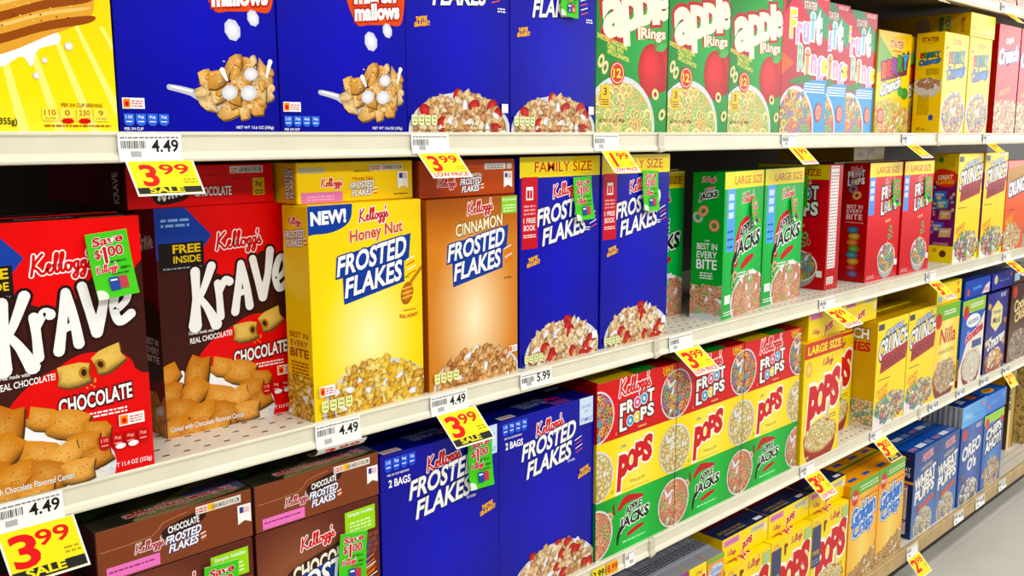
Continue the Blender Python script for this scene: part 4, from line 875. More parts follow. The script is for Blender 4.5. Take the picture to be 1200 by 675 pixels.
@product
def pops_box():
    w, t, h = 7.1, 2.6, 9.2; a = pops_front(w, h, False); a.rect(.1, h - 4.8, 1.7, h - .8, H('3c4468')); a.text('FREE', .9, h - 3.4, 1.2, .4, H('d8b83c')); a.lines(.25, h - 4.5, 1.5, h - 3.9, 2, H('8c94b8')); a.rect(5.8, h - 1.5, 6.9, h - .4, H('a8cc8c')); a.ell(2.5, h - .9, .3, .2, H('7c3418')); a.ell(2.4, h - 1.3, .15, .5, H('7c3418'))
    tp = Art(w, t, H('f2d820')); kelloggs(tp, 2.0, .7, 1.5, rot=0, c=H('c02c4c'), out=None); poplogo(tp, 3.9, .8, 1.8)
    return dict(dim=(w, t, h), front=a, top=tp, lc=H('d8bc20'), tc=H('f2d820'), flap=False)
def lying_pops_gen(w, h, back):
    bg = H('f8dc34')
    def art(a):
        a.rect(.25, h - .75, 2.5, h - .2, H('d884b8')); a.lines(.5, h - .6, 2.2, h - .35, 2, H('a84c88')); kelloggs(a, 1.4, .65, 1.3, rot=.03, c=H('c02c5c'), out=None); poplogo(a, 3.8, .85, 1.45)
        a.rect(4.4, h - .75, 6.5, h - .2, (.84, .82, .7)); a.lines(4.5, h - .65, 6.4, h - .3, 3, (.45, .42, .5)); a.rect(6.4, 1.0, 6.8, 1.7, (.92, .9, .86))
    if back:
        tp = Art(w, 8.6, H('5c1014')); tp.rect(0, 0, w, 2.0, H('22284c')); tp.text('FREE INSIDE ALL YEAR LONG', 2.4, .9, 3.4, .3, H('b89c3c')); tp.text('FAVORITE CEREAL', 2.6, .45, 3.0, .22, H('b89c3c')); tp.rect(5.6, .3, 6.7, .7, (.85, .85, .9)); tp.lines(2, 2.6, 5, 3.4, 3, H('8c949c'))
        return lying_end(w, h, bg, art, tp, H('5c1014'), depth=8.6, lbg=H('e8c828'))
    return lying_end(w, h, bg, art, None, H('d8b81c'), depth=9.6, lbg=H('e8c828'))
PRODUCTS['lying_pops'] = lambda: lying_pops_gen(7.1, 2.15, True)
PRODUCTS['lying_pops_tall'] = lambda: lying_pops_gen(7.15, 2.6, False)
@product
def nilla():
    w, t, h = 7.0, 2.2, 10.6; a = Art(w, h, H('f6d43c')); a.grad(lambda u, v: mixc(H('fdeb9c'), H('f2c82c'), abs(u - .5) * 1.6))
    a.rect(0, h - 1.8, w, h, H('7cb83c')); a.ell(1.0, h - 1.7, .9, .9, H('c8302c')); a.lines(2.4, h - 1.2, 5.8, h - .6, 2, WHITE); a.text('Nilla', 3.9, 7.0, 4.4, 1.7, H('b8202c'), bold=.02, sh=.1); a.text('BANANA PUDDING', 3.8, 5.2, 4.4, .45, H('7c5c2c'))
    bowl(a, 3.6, 2.2, 3.3, 1.9, puff, GRAHAM, 81, 160, .3, milk=.02, depth=1.2, body=H('8c2c30'), rim=H('8c2c30'), heapup=.6); a.rect(5.4, .7, 6.6, 1.1, WHITE)
    return dict(dim=(w, t, h), front=a, lc=H('e0b82c'), tc=H('e0b82c'))
@product
def donettes():
    w, t, h = 7.2, 2.3, 10.2; a = Art(w, h, H('1c58b8')); a.poly([(0, 0), (7.2, 0), (7.2, 8.4), (5, 6.4), (2, 5.2), (0, 2)], (.93, .9, .84)); a.rect(0, h - 1.6, w, h, H('9cc84c')); a.ell(1.2, h - 1.4, .8, .8, H('c8302c')); a.lines(2.5, h - 1.0, 6.5, h - .4, 2, WHITE)
    a.ell(3.6, 7.6, 2.2, .8, WHITE); a.text('Hostess', 3.6, 7.6, 3.2, .7, H('2c4cb0'), rise=.1); a.text('donettes', 4.2, 6.1, 5.2, 1.1, H('d0303c'), [(.06, WHITE)], rise=.22, bold=.05); a.rect(3.6, 4.2, 6.6, 5.1, H('3c5090'))
    bowl(a, 3.8, 2.0, 3.1, 1.9, ring, [H('f0e4cc'), H('e8d4b0'), H('f6eedc')], 82, 90, .4, milk=.05, depth=1.0, body=H('8c3438'), rim=H('8c3438'), heapup=.5)
    lf = Art(t, h, H('144c9c')); lf.rect(0, 0, t, 3.4, H('b89c4c')); lf.rect(0, 0, t, .8, H('8c1c20'))
    return dict(dim=(w, t, h), front=a, left=lf, lc=H('144c9c'), tc=H('144c9c'))
@product
def smores_cereal():
    w, t, h = 7.2, 2.3, 10.0; a = Art(w, h, H('2c2c8c')); a.grad(lambda u, v: mixc(H('3a3aa0'), H('20206c'), abs(u - .5) * 1.8)); a.text('POST', 5.4, 9.5, 1.8, .5, WHITE)
    P = [(3.5 + 2.2 * math.cos(k * math.pi / 3 + .5), 7.0 + 2.0 * math.sin(k * math.pi / 3 + .5)) for k in range(6)]; a.poly(P, H('f0e49c')); a.text('Honey', 3.5, 7.5, 2.6, .7, H('2c2c6c')); a.text('Maid', 3.5, 6.5, 2.4, .8, H('2c2c6c'))
    a.text("S'mores", 3.9, 4.0, 5.6, 1.5, WHITE, [(.05, H('14144c'))], rise=.15, bold=.04, sh=.1); rng = random.Random(4)
    for x, y in ((.8, 8.4), (6.6, 6.0), (6.4, 3.4), (.6, 3.8)): pillow(a, x, y, .5, rng, GRAHAM)
    heap(a, lambda x, y: (x - 3.5) ** 2 / 9 + (y - 1.2) ** 2 / 2.4 < 1, .4, 0, 6.8, 2.9, 90, .34, pillow, GRAHAM + [(.95, .93, .9)], 83); a.stroke([(.5, 1.2), (2, .3), (5, .3), (6.6, 1.2)], .18, H('9c3c34'))
    return dict(dim=(w, t, h), front=a, lc=H('14144c'), tc=H('14144c'))
@product
def choco_cookie():
    w, t, h = 7.2, 2.6, 10.2; a = Art(w, h, H('4c2c24')); a.grad(lambda u, v: mixc(H('7c5844'), H('3c2018'), v)); a.ell(1.4, 9.2, .8, .8, H('c8442c')); a.text('Cookie', 4.2, 7.6, 5.4, 1.5, H('f0d89c'), [(.06, H('2c140c'))], rise=.15, bold=.04); a.text('CRISP', 4.2, 6.0, 4.4, 1.2, H('f0d89c'), [(.06, H('2c140c'))], rise=.15, bold=.04)
    bowl(a, 3.8, 2.0, 3.2, 2.0, puff, [H('6c4430'), H('8c6448'), H('a88464'), H('4c2c20')], 84, 110, .36, milk=.06, heapup=.5)
    return dict(dim=(w, t, h), front=a, lc=H('3c1c14'), tc=H('3c2018'))
def lying_simple(bg, w, h, f, lbg=None, tbg=None, depth=9.5):
    return lambda: lying_end(w, h, bg, f, None, tbg, depth=depth, lbg=lbg)
def _nl(a): a.rect(.3, .25, 1.5, .9, H('8cb8d8')); a.lines(2, .9, 5.5, 1.1, 1, H('c8a83c')); a.ell(5.9, 1.9, .35, .25, H('e08c1c')); a.ell(6.1, 1.0, .4, .3, H('e06c1c'))
PRODUCTS['lying_nilla'] = lying_simple(H('f8dc4c'), 7.0, 2.3, _nl, H('e8c83c'))
def _dl(a): a.text('donettes', 4.0, 1.1, 2.6, .5, H('5cb8f0'), rise=.06); a.ell(1.2, .7, .4, .4, H('d8503c')); a.quad([(5.6, .1), (8, .1), (8, 1.4), (6.6, 1.0)], (.92, .88, .88)); a.text('Hostess', 7.0, .6, 1.5, .5, RED)
PRODUCTS['lying_donettes'] = lying_simple(H('1846b0'), 8.3, 2.1, _dl, H('10307c'), H('143c94'))
def _hl(a): a.text('Honey Maid', 4.4, 1.0, 3.4, .4, H('6cb0f0')); a.ell(1.4, 1.3, .6, .55, H('d8d49c')); a.ell(6.8, 1.5, .3, .35, H('a8503c'))
PRODUCTS['lying_smores'] = lying_simple(H('26289c'), 7.5, 2.1, _hl, H('1a1a6c'))
def _cl(a): a.rect(.5, .4, 2.4, 1.4, H('a8c8e8')); a.ell(4.2, 1.1, .5, .5, H('c8a87c')); a.lines(5.4, .6, 7, 1.4, 2, H('d8b88c'))
PRODUCTS['lying_cookie'] = lying_simple(H('4a2c24'), 7.5, 2.1, _cl, H('3c2018'), H('b8b0a8'))
@product
def golden_crisp():
    w, t, h = 6.2, 3.0, 10.4; a = Art(w, h, H('f0a028')); a.grad(lambda u, v: mixc(H('f8dc7c'), H('f0982c'), min(1, abs(u - .5) * 1.1 + max(0, v - .55) * 1.4)))
    a.rect(0, h - 1.35, w, h, H('6cae44')); a.lines(2.2, h - 1.0, 6.2, h - .4, 2, H('d8ecc8')); a.ell(1.1, h - 1.4, .75, .85, H('c8403c')); a.text('Post', 1.1, h - 1.4, 1.1, .5, WHITE); a.lines(2.2, h - 2.0, 6, h - 1.7, 1, H('a8641c'))
    B = H('3c7cd0')
    for e, c in ((.1, H('1c4c9c')), (.06, WHITE), (0, B)):
        for s, y, w_ in (('Golden', 7.1, 5.0), ('Crisp', 5.4, 4.3)): a.text(s, 3.15, y, w_, 1.7, c, rise=.14, bold=.05 + e)
    heap(a, lambda x, y: y < 1.0 + x * .28, 0, 0, 6.7, 2.9, 150, .26, puff, [H('c88430'), H('b06c20'), H('dca050')], 91)
    tp = Art(w, t, H('f0a020')); tp.rect(1.0, .5, 2.6, .95, H('2c5ca8')); tp.rect(4.0, .5, 5.4, .95, H('2c5ca8')); tp.rect(0, t - .3, w, t, H('4c8c2c'))
    return dict(dim=(w, t, h), front=a, top=tp, lc=H('e09420'), tc=H('f0a020'), flap=False)
@product
def wheat_puffs():
    w, t, h = 6.3, 2.6, 9.9; a = Art(w, h, H('3c5c9c')); a.grad(lambda u, v: mixc(H('6c94c8'), H('30508c'), min(1, v * .9 + abs(u - .5) * .4)))
    a.text('STATER', 3.6, h - 1.0, 2.8, .75, H('b82c3c'), [(.08, H('e8c0c0'))], rise=.1); a.text('SWEETENED', 3.4, h - 2.2, 3.0, .4, H('d8c89c'), rise=.1); a.text('WHEAT', 3.2, 6.4, 5.4, 1.35, (.96, .95, .92), [(.04, H('1c2c5c'))], rise=.16, bold=.05); a.text('PUFFS', 3.2, 4.9, 5.0, 1.35, (.96, .95, .92), [(.04, H('1c2c5c'))], rise=.16, bold=.05)
    a.poly([(2.0, 3.3), (5.8, 4.0), (5.8, 3.5), (2.1, 2.8)], H('d8583c')); a.ell(1.6, 3.0, .5, .6, H('7c5c6c')); bowl(a, 3.2, 1.0, 2.5, 1.9, puff, [H('d8c09c'), H('c8a878'), H('e4d4b8'), H('5c6ca0')], 92, 110, .3, milk=.04)
    lf = Art(t, h, H('1c2c5c')); lf.text('ST', 1.3, h - .9, 1.2, .4, H('d8404c')); lf.text('WHEAT', 1.3, h - 2.0, 1.8, .45, WHITE); lf.text('PUFFS', 1.3, h - 2.6, 1.8, .45, WHITE); lf.rect(0, h - 3.6, t, h - 3.3, H('e0a85c')); nutrition(lf, .3, 2.2, 2.0, h - 3.8, (.9, .86, .82)); nutrition(lf, .3, .5, 2.0, 2.0, (.9, .86, .82))
    tp = Art(w, t, H('1c4ca0')); tp.text('STATER', 1.1, .7, 1.5, .5, H('b83c4c'), [(.05, H('c8b0b8'))]); tp.rect(2.3, .4, 4.2, 1.1, (.9, .9, .92)); tp.lines(4.6, .4, 6, 1.2, 3, (.7, .72, .78))
    return dict(dim=(w, t, h), front=a, left=lf, top=tp, lc=H('1c2c5c'), tc=H('1c4ca0'), flap=False)
@product
def oreo():
    w, t, h = 7.1, 2.6, 9.7; a = Art(w, h, H('3458a8')); a.grad(lambda u, v: mixc(H('5474b8'), H('26448c'), abs(u - .5) * 1.6)); a.ell(1.2, h - 1.0, .7, .7, H('d0483c')); a.text('POST', 5.6, h - .6, 1.6, .5, WHITE)
    a.text('OREO', 3.6, 6.6, 5.6, 1.6, WHITE, [(.04, H('1c3478'))], rise=.14, bold=.04); a.text("O's", 4.0, 4.7, 2.6, 1.4, WHITE, [(.04, H('1c3478'))], rise=.1, bold=.05)
    rng = random.Random(5); bowl(a, 3.6, .8, 3.0, 2.0, ring, [H('3c3434'), H('504444'), H('e4e0dc'), H('6c605c')], 93, 90, .36, milk=.12)
    for x, y in ((1.2, 3.4), (2.0, 2.9)): ring(a, x, y, .5, rng, [H('4c4040')])
    return dict(dim=(w, t, h), front=a, lc=H('1c50b0'), tc=H('1c3c8c'))
@product
def chips():
    w, t, h = 6.9, 2.6, 9.6; a = Art(w, h, H('2c68c8')); a.grad(lambda u, v: mixc(H('5c94d8'), H('2458b0'), abs(u - .5) * 1.6)); a.rect(0, h - 1.2, w, h, H('a4d44c')); a.ell(1.0, h - 1.1, .7, .7, H('d0483c'))
    for s, y in (('CHIPS', 7.2), ('AHOY!', 5.6)): a.text(s, 3.6, y, 5.2, 1.35, WHITE, [(.12, H('181c34')), (.07, H('1c2c5c'))], rise=.13, bold=.05)
    a.rect(5.6, 7.8, 6.6, 8.6, H('d8402c')); heap(a, lambda x, y: (x - 3.5) ** 2 / 8 + (y - 1.6) ** 2 / 4 < 1, .4, 0, 6.6, 3.8, 70, .42, puff, [H('c89868'), H('a8744c'), H('dcb890')], 94, milk=.1)
    return dict(dim=(w, t, h), front=a, lc=H('2458b0'), tc=H('2458b0'))
@product
def lying_oreo():
    w, h = 7.6, 2.55
    def art(a): a.grad(lambda u, v: mixc(H('78b8f0'), H('5098e0'), u)); a.text('OREO', 1.6, 1.2, 1.8, .6, H('bce0fa')); a.text("O's", 3.0, 1.0, .9, .4, H('bce0fa')); a.ell(6.6, 1.9, .35, .35, H('d8705c')); a.lines(3.8, .9, 5.8, 1.2, 1, H('3c78c8'))
    lf = Art(7.5, h, (.62, .63, .64)); 
    for k in range(24): lf.rect(.1 + k * .3, .1, .1 + k * .3 + (.1 if k % 3 else .18), h - .1, (.42, .43, .46) if k % 2 else (.8, .8, .8))
    tp = Art(w, 7.5, H('142c6c')); tp.ell(5.4, 1.2, 1.0, .6, H('8c4c34')); tp.poly([(1.4, .8), (3.2, .9), (3.0, 1.8), (1.9, 1.7)], (.6, .62, .7))
    return lying_end(w, h, H('64a8e8'), art, tp, H('142c6c'), left=lf, lbg=(.62, .63, .64), depth=7.5)
@product
def lying_chips():
    w, h = 7.3, 2.35
    def art(a): a.grad(lambda u, v: mixc(H('3c84d8'), H('2c70cc'), u)); a.text('CHIPS AHOY!', 3.4, 1.2, 3.2, .5, H('5ca4ec')); a.ell(1.2, .8, .35, .35, H('d8705c')); a.ell(6.2, 1.6, .6, .5, H('5c94e0'))
    tp = Art(w, 7.5, H('1c54a8')); tp.ell(3.2, 1.0, 1.5, .6, H('d8a83c')); tp.ell(3.2, 1.0, .9, .35, H('c8682c'))
    return lying_end(w, h, H('3078d0'), art, tp, H('1c54a8'), lbg=H('2460b0'), depth=7.5)
@product
def honey_bunches():
    w, t, h = 7.6, 2.6, 14.0; a = Art(w, h, H('c8a23c')); a.grad(lambda u, v: mixc(H('d8b04c'), H('a87c24'), u), n=10)
    ri = Art(t, h, H('c89c38')); ri.rect(0, 0, .9, h, H('e4d8b0')); ri.text('BUNCHES', .45, 8.6, 5.6, .75, H('14285c'), rot=math.pi / 2, bold=.05); ri.rect(2.2, 0, t, h, H('4c3410'))
    a.text('BUNCHES', 1.0, 8.0, 7.5, 1.1, H('14285c'), [(.06, H('e8e0c8'))], rot=math.pi / 2, bold=.05); a.rect(6.9, 0, w, h, H('5c3c14'))
    return dict(dim=(w, t, h), front=a, right=ri, lc=H('b8902c'), rc=H('c89c38'), tc=H('b8902c'))
@product
def oat_bunches():
    w, t, h = 7.6, 2.6, 14.0; a = Art(w, h, H('d8bc74')); heap(a, lambda x, y: x > 1.5, 0, 0, w, h, 260, .3, flake, [H('b8985c'), H('8c7440'), H('d8bc80')], 96); a.text('BUNCHES', 3.6, 6.0, 8.5, 1.3, H('14285c'), [(.06, H('f0e8d0'))], rot=math.pi / 2, bold=.05); a.rect(0, 0, 1.0, h, H('a87c28'))
    return dict(dim=(w, t, h), front=a, lc=H('b8902c'), rc=H('8c6420'), tc=H('b8902c'))
@product
def red_store_box():
    w, t, h = 7.4, 3, 10.4; R = H('a8141c'); a = Art(w, h, R); a.rect(4.2, 8.5, 7.2, 9.6, H('1c8c9c')); a.lines(4.5, 8.7, 6.9, 9.4, 2, H('8cd8e0')); a.rect(3.8, 7.2, 7.2, 8.3, H('2c68c8')); a.text('NEW', 4.6, 9.9, 1.4, .4, WHITE); heap(a, lambda x, y: True, 0, 0, 7.4, 3, 60, .4, ring, LOOPS, 97)
    tp = Art(w, t, H('8c1018')); return dict(dim=(w, t, h), front=a, top=tp, lc=H('6c0c14'), tc=H('8c1018'))
@product
def pale_red_box():
    w, t, h = 7.2, 2.4, 9; a = Art(w, h, H('c83040')); heap(a, lambda x, y: True, 0, 0, 7.2, 1.6, 50, .35, puff, [H('e8c8b8'), H('d8a090'), H('c87868')], 98); a.text('RICE CRISP', 3.6, 5, 5.5, 1.2, WHITE, bold=.04)
    return dict(dim=(w, t, h), front=a, lc=H('9c1420'))
def mini(kind):
    w, t, h = 2.38, 1.3, 3.6
    c = {'p': H('8c3c7c'), 'y': H('f8dc3c'), 'g': H('e8a04c'), 'r': H('c8202c'), 'b': H('2448b0')}[kind]; a = Art(w, h, c)
    if kind == 'y': kelloggs(a, 1.3, 3.0, .9, c=H('a8843c'), out=None); poplogo(a, 1.2, 2.1, 1.9)
    elif kind == 'g': a.rect(0, h - .4, w, h, H('7cae4c')); a.stroke([(.7, 1.6), (.8, 2.4), (1.8, 2.5)], [.4, .5, .4], H('c8d4e8')); a.text('Golden', 1.25, 2.5, 1.6, .5, H('4c7cb8')); a.text('Crisp', 1.25, 1.9, 1.4, .5, H('4c7cb8'))
    else: a.text({'p': 'Raisin', 'r': 'Froot', 'b': 'Frosted'}[kind], 1.2, 2.5, 1.8, .5, WHITE); kelloggs(a, 1.2, 3.1, 1.2)
    heap(a, lambda x, y: True, 0, 0, w, 1.2, 24, .2, puff, CORN, 5)
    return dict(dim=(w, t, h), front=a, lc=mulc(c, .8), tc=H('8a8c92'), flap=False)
for _k in 'pygrb': PRODUCTS['mini_' + _k] = (lambda k: (lambda: mini(k)))(_k)
# ------------------------------------------------------------------ the shelving
Z1, Z2, Z3, Z0, ZB = 50.24, 35.75, 20.78, 64.85, 6.1
def add_image(nt, b): pass
def deck_mat():
    m, nt, b = new_mat('perforated_cream_enamel')
    t = nt.nodes.new('ShaderNodeTexCoord'); s = nt.nodes.new('ShaderNodeSeparateXYZ'); nt.links.new(t.outputs['Object'], s.inputs[0])
    def M(op, a, b_=None):
        n = nt.nodes.new('ShaderNodeMath'); n.operation = op
        for i, v in enumerate((a, b_)):
            if v is None: continue
            if isinstance(v, (int, float)): n.inputs[i].default_value = v
            else: nt.links.new(v, n.inputs[i])
        return n.outputs[0]
    def cell(o, off, half):
        f = M('FRACT', M('ADD', M('DIVIDE', o, U), off)); return M('LESS_THAN', M('ABSOLUTE', M('SUBTRACT', f, .5)), half)
    hx = cell(s.outputs[0], .3, .16); hy = cell(s.outputs[1], .75, .08)
    rng = M('MULTIPLY', M('MULTIPLY', hx, hy), M('GREATER_THAN', s.outputs[1], .45 * U))
    mix = nt.nodes.new('ShaderNodeMix'); mix.data_type = 'RGBA'; nt.links.new(rng, mix.inputs[0])
    mix.inputs[6].default_value = tuple(lin(c) for c in (.86, .84, .78)) + (1,); mix.inputs[7].default_value = (.015, .013, .01, 1)
    nt.links.new(mix.outputs[2], b.inputs['Base Color']); b.inputs['Roughness'].default_value = .35
    return m
M_DECK = deck_mat()
M_LIP = plain('cream_enamel_lip', (.90, .88, .79), .3, noise=.05, nscale=14)
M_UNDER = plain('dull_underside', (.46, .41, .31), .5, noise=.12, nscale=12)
M_GOLD = plain('tan_base_lip', (.74, .62, .40), .35, noise=.15, nscale=25)
M_DARK = plain('black_kick_plate', (.07, .065, .06), .5)
M_BACK = plain('brown_back_panel', (.24, .18, .13), .7, noise=.15, nscale=10)
M_JOINT = plain('joint_strip', (.82, .80, .72), .35)

def solid_profile(name, prof, x0, x1, mat, parent=None, loc=None):
    """closed y-z outline swept along x"""
    V = []; F = []; n = len(prof)
    for x in (x0, x1): V += [(x * U, y * U, z * U) for y, z in prof]
    for i in range(n): j = (i + 1) % n; F.append((i, j, n + j, n + i))
    F.append(tuple(range(n - 1, -1, -1))); F.append(tuple(range(n, 2 * n)))
    me = bpy.data.meshes.new(name); me.from_pydata(V, [], F); me.materials.append(mat)
    import bmesh
    bm = bmesh.new(); bm.from_mesh(me); bmesh.ops.recalc_face_normals(bm, faces=bm.faces); bm.to_mesh(me); bm.free()
    return link(name, me, parent, loc)
JO = [-42.7, 5.3, 53.2, 101.0, 149.0]
LEVEL = {0: ('topmost', Z0), 1: ('eye-level', Z1), 2: ('middle', Z2), 3: ('lower', Z3)}
POS = ['left of the frame edge', 'in the left bay', 'in the middle bay', 'in the right bay']
lip = [(.35, 0), (.04, 0), (0, -.05), (.0, -.14), (.07, -.2), (.08, -.86), (-.02, -.98), (-.09, -1.16), (-.07, -1.25), (.02, -1.29), (.35, -1.27), (.35, -1.15), (.2, -1.1), (.2, -.15), (.35, -.12)]
SHELF = {}
for lv, (nm, z) in LEVEL.items():
    for b in range(1, 4):
        x0, x1 = JO[b] + .04, JO[b + 1] - .04
        if lv == 0 and b < 2: pass
        root = bpy.data.objects.new('metal_shelf', None); COL.objects.link(root); root.location = Vector((x0, 0, z)) * U
        tag(root, 'cream enamelled %s shelf %s' % (nm, POS[b]), 'shelf', 'cream gondola shelves')
        solid_profile('perforated_deck', [(.36, 0), (18.6, 0), (18.6, -.12), (.36, -.12)], 0, x1 - x0, M_DECK, root)
        solid_profile('price_rail', lip, 0, x1 - x0, M_LIP, root)
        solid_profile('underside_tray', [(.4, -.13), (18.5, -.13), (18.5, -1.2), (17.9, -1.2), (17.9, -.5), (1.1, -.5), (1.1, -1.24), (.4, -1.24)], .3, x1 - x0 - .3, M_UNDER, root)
        solid_profile('end_cap', [(.3, .02), (-.02, .02), (-.1, -.1), (-.1, -.9), (-.2, -1.1), (-.18, -1.34), (.3, -1.34)], x1 - x0 - .28, x1 - x0 + .02, M_JOINT, root)
        solid_profile('end_cap', [(.3, .01), (-.02, .01), (-.06, -.1), (-.06, -.9), (-.15, -1.1), (-.13, -1.31), (.3, -1.31)], .0, .3, M_JOINT, root)
for b in range(1, 4):
    x0, x1 = JO[b] + .04, JO[b + 1] - .04
    root = bpy.data.objects.new('base_shelf', None); COL.objects.link(root); root.location = Vector((x0, 0, ZB)) * U
    tag(root, 'bottom base shelf with tan front lip %s' % POS[b], 'shelf', 'base shelves of the gondola')
    solid_profile('perforated_deck', [(-.7, 0), (18.6, 0), (18.6, -.12), (-.7, -.12)], 0, x1 - x0, M_DECK, root)
    solid_profile('tan_front_lip', [(-.7, .02), (-.95, .02), (-1.05, -.08), (-1.05, -1.55), (-.95, -1.7), (-.7, -1.7)], 0, x1 - x0, M_GOLD, root)
    solid_profile('kick_plate', [(2.3, -.15), (2.5, -.15), (2.5, -ZB), (2.3, -ZB)], 0, x1 - x0, M_DARK, root)

def floor_mat():
    m, nt, b = new_mat('polished_store_floor')
    t = nt.nodes.new('ShaderNodeTexCoord'); n = nt.nodes.new('ShaderNodeTexNoise'); n.inputs['Scale'].default_value = 2.2; n.inputs['Detail'].default_value = 10
    n2 = nt.nodes.new('ShaderNodeTexNoise'); n2.inputs['Scale'].default_value = 160
    r = nt.nodes.new('ShaderNodeValToRGB'); r.color_ramp.elements[0].color = (.60, .57, .50, 1); r.color_ramp.elements[1].color = (.82, .79, .71, 1); r.color_ramp.elements[0].position = .3; r.color_ramp.elements[1].position = .7
    mx = nt.nodes.new('ShaderNodeMix'); mx.data_type = 'FLOAT'; mx.inputs[0].default_value = .25
    nt.links.new(t.outputs['Object'], n.inputs['Vector']); nt.links.new(t.outputs['Object'], n2.inputs['Vector'])
    nt.links.new(n.outputs['Fac'], mx.inputs[2]); nt.links.new(n2.outputs['Fac'], mx.inputs[3]); nt.links.new(mx.outputs[0], r.inputs['Fac'])
    br = nt.nodes.new('ShaderNodeTexBrick'); br.offset = 0; br.inputs['Scale'].default_value = 1.0; br.inputs['Mortar Size'].default_value = .0012; br.inputs['Brick Width'].default_value = .61; br.inputs['Row Height'].default_value = .61
    br.inputs['Color1'].default_value = (1, 1, 1, 1); br.inputs['Color2'].default_value = (.97, .97, .97, 1); br.inputs['Mortar'].default_value = (.8, .8, .8, 1)
    mu = nt.nodes.new('ShaderNodeMix'); mu.data_type = 'RGBA'; mu.blend_type = 'MULTIPLY'; mu.inputs[0].default_value = 1
    nt.links.new(t.outputs['Object'], br.inputs['Vector']); nt.links.new(r.outputs['Color'], mu.inputs[6]); nt.links.new(br.outputs['Color'], mu.inputs[7])
    nt.links.new(mu.outputs[2], b.inputs['Base Color']); b.inputs['Roughness'].default_value = .32
    return m
solid = solid_profile('floor', [(-140, 0), (30, 0), (30, -1), (-140, -1)], -60, 260, floor_mat()); tag(solid, kind='structure')
wb = solid_profile('gondola_back', [(18.7, 84), (19.2, 84), (19.2, 0), (18.7, 0)], -20, 170, M_BACK); tag(wb, kind='structure')  # back panel of the gondola, one sheet behind all the shelves

# ------------------------------------------------------------------ cartons, shelf by shelf (x, y from the lip, z)
G_MARSH = 'marshmallow cereal boxes on the eye-level shelf'
P = place
# eye-level shelf
y = .3
P('smores_bar', 8.7, y, Z1, 'yellow cereal box with a giant striped toasted bar and milk splash')
P('marshmallow_flakes', 16.3, y, Z1, 'blue marshmallow flakes box beside the yellow striped-bar box', G_MARSH)
P('marshmallow_flakes', 23.9, y, Z1, 'blue marshmallow flakes box, second from the yellow box, beside the strawberry flakes', G_MARSH)
P('frosted_flakes', 31.45, y, Z1, 'blue strawberry flakes box above the cinnamon box, no coupon on it', 'blue flakes boxes on the eye-level shelf')
P('frosted_flakes', 39.05, y, Z1, 'blue strawberry flakes box touching the green apple ring boxes, green coupon near its top', 'blue flakes boxes on the eye-level shelf', coupon=(4.0, 6.95, 4, .9, .1))
P('apple_rings', 46.65, y, Z1, 'green apple rings box touching the blue flakes box', 'green apple rings boxes')
P('apple_rings', 54.3, y, Z1, 'green apple rings box, middle one of three', 'green apple rings boxes')
P('apple_rings', 61.85, y, Z1, 'green apple rings box touching the red fruit rings box', 'green apple rings boxes')
P('fruit_rings', 69.4, y, Z1, 'red fruit rings box standing fully visible beside green apple rings', 'red fruit rings boxes')
P('fruit_rings', 77.0, 2.2, Z1, 'red fruit rings box pushed in, the middle of three', 'red fruit rings boxes')
P('fruit_rings', 84.6, 3.1, Z1, 'red fruit rings box pushed furthest in, behind the berry crunch box', 'red fruit rings boxes')
P('berry_crunch', 92.2, 2.9, Z1, 'short yellow berry crunch box with rainbow lettering at the front', 'yellow berry crunch boxes')
P('berry_crunch', 100.0, 3.6, Z1, 'yellow berry crunch box set back, only a sliver showing in the gap', 'yellow berry crunch boxes')
P('berry_colossal', 101.8, y, Z1, 'yellow berry cereal box showing its side panel with a bowl picture', 'yellow colossal berry boxes')
P('berry_colossal', 108.7, y, Z1, 'yellow berry cereal box under the box lying flat, front only showing', 'yellow colossal berry boxes')
P('lying_colossal', 108.5, y, Z1 + 10.34, 'yellow cereal box lying flat on top of the yellow berry boxes', 'yellow colossal berry boxes')
P('crispy_red', 117.3, y, Z1, 'tall red crunch box beside the yellow berry boxes', 'red crunch boxes on the eye-level shelf')
P('crispy_red', 124.9, y, Z1, 'tall red crunch box cut by the right edge of the picture', 'red crunch boxes on the eye-level shelf')
for i, x in enumerate((108.0, 115.6, 123.2)): P('pale_red_box', x, .6, Z0, 'pale red cereal box on the topmost shelf, %s' % ('left one of those in view', 'middle one of those in view', 'cut by the right edge of the picture')[i], 'red boxes on the topmost shelf')
# middle shelf
CF = (1.75, 7.9, 2, 1.0, .15)
P('krave_box', 9.25, .05, Z2, 'chocolate pillow cereal box at the far left with a green coupon', 'chocolate pillow cereal boxes', coupon=(5.35, 7.65, -5, .98, .35))
P('krave_box', 18.65, 3.0, Z2, 'chocolate pillow cereal box set back from the shelf edge, no coupon', 'chocolate pillow cereal boxes')
P('lying_krave', 17.4, 2.9, Z2 + 11.02, 'red chocolate cereal box lying flat on top of the pillow cereal box', 'chocolate pillow cereal boxes')
P('krave_box', 9.4, 2.6, Z2, 'chocolate pillow cereal box hidden behind the couponed one, only its top edge showing', 'chocolate pillow cereal boxes')
P('honey_flakes', 25.1, .25, Z2, 'yellow honey nut flakes box with a blue NEW corner', rot=3)
P('lying_honey', 25.1, 1.15, Z2 + 10.95, 'yellow honey nut box lying flat on the standing yellow box')
P('cinnamon_flakes', 32.75, .45, Z2, 'orange-brown cinnamon flakes box beside the yellow honey nut box', rot=1.3)
P('lying_cinnamon', 32.65, .95, Z2 + 10.86, 'rust red cinnamon flakes box lying flat on the standing cinnamon box')
P('family_flakes', 40.35, .85, Z2, 'family size blue flakes box touching the cinnamon box', 'family size blue flakes boxes', coupon=(4.75, 8.9, -2, 1.0, .25))
P('family_flakes', 47.9, .75, Z2, 'family size blue flakes box beside the empty shelf gap', 'family size blue flakes boxes', coupon=(4.0, 9.2, 3, 1.0, .3))
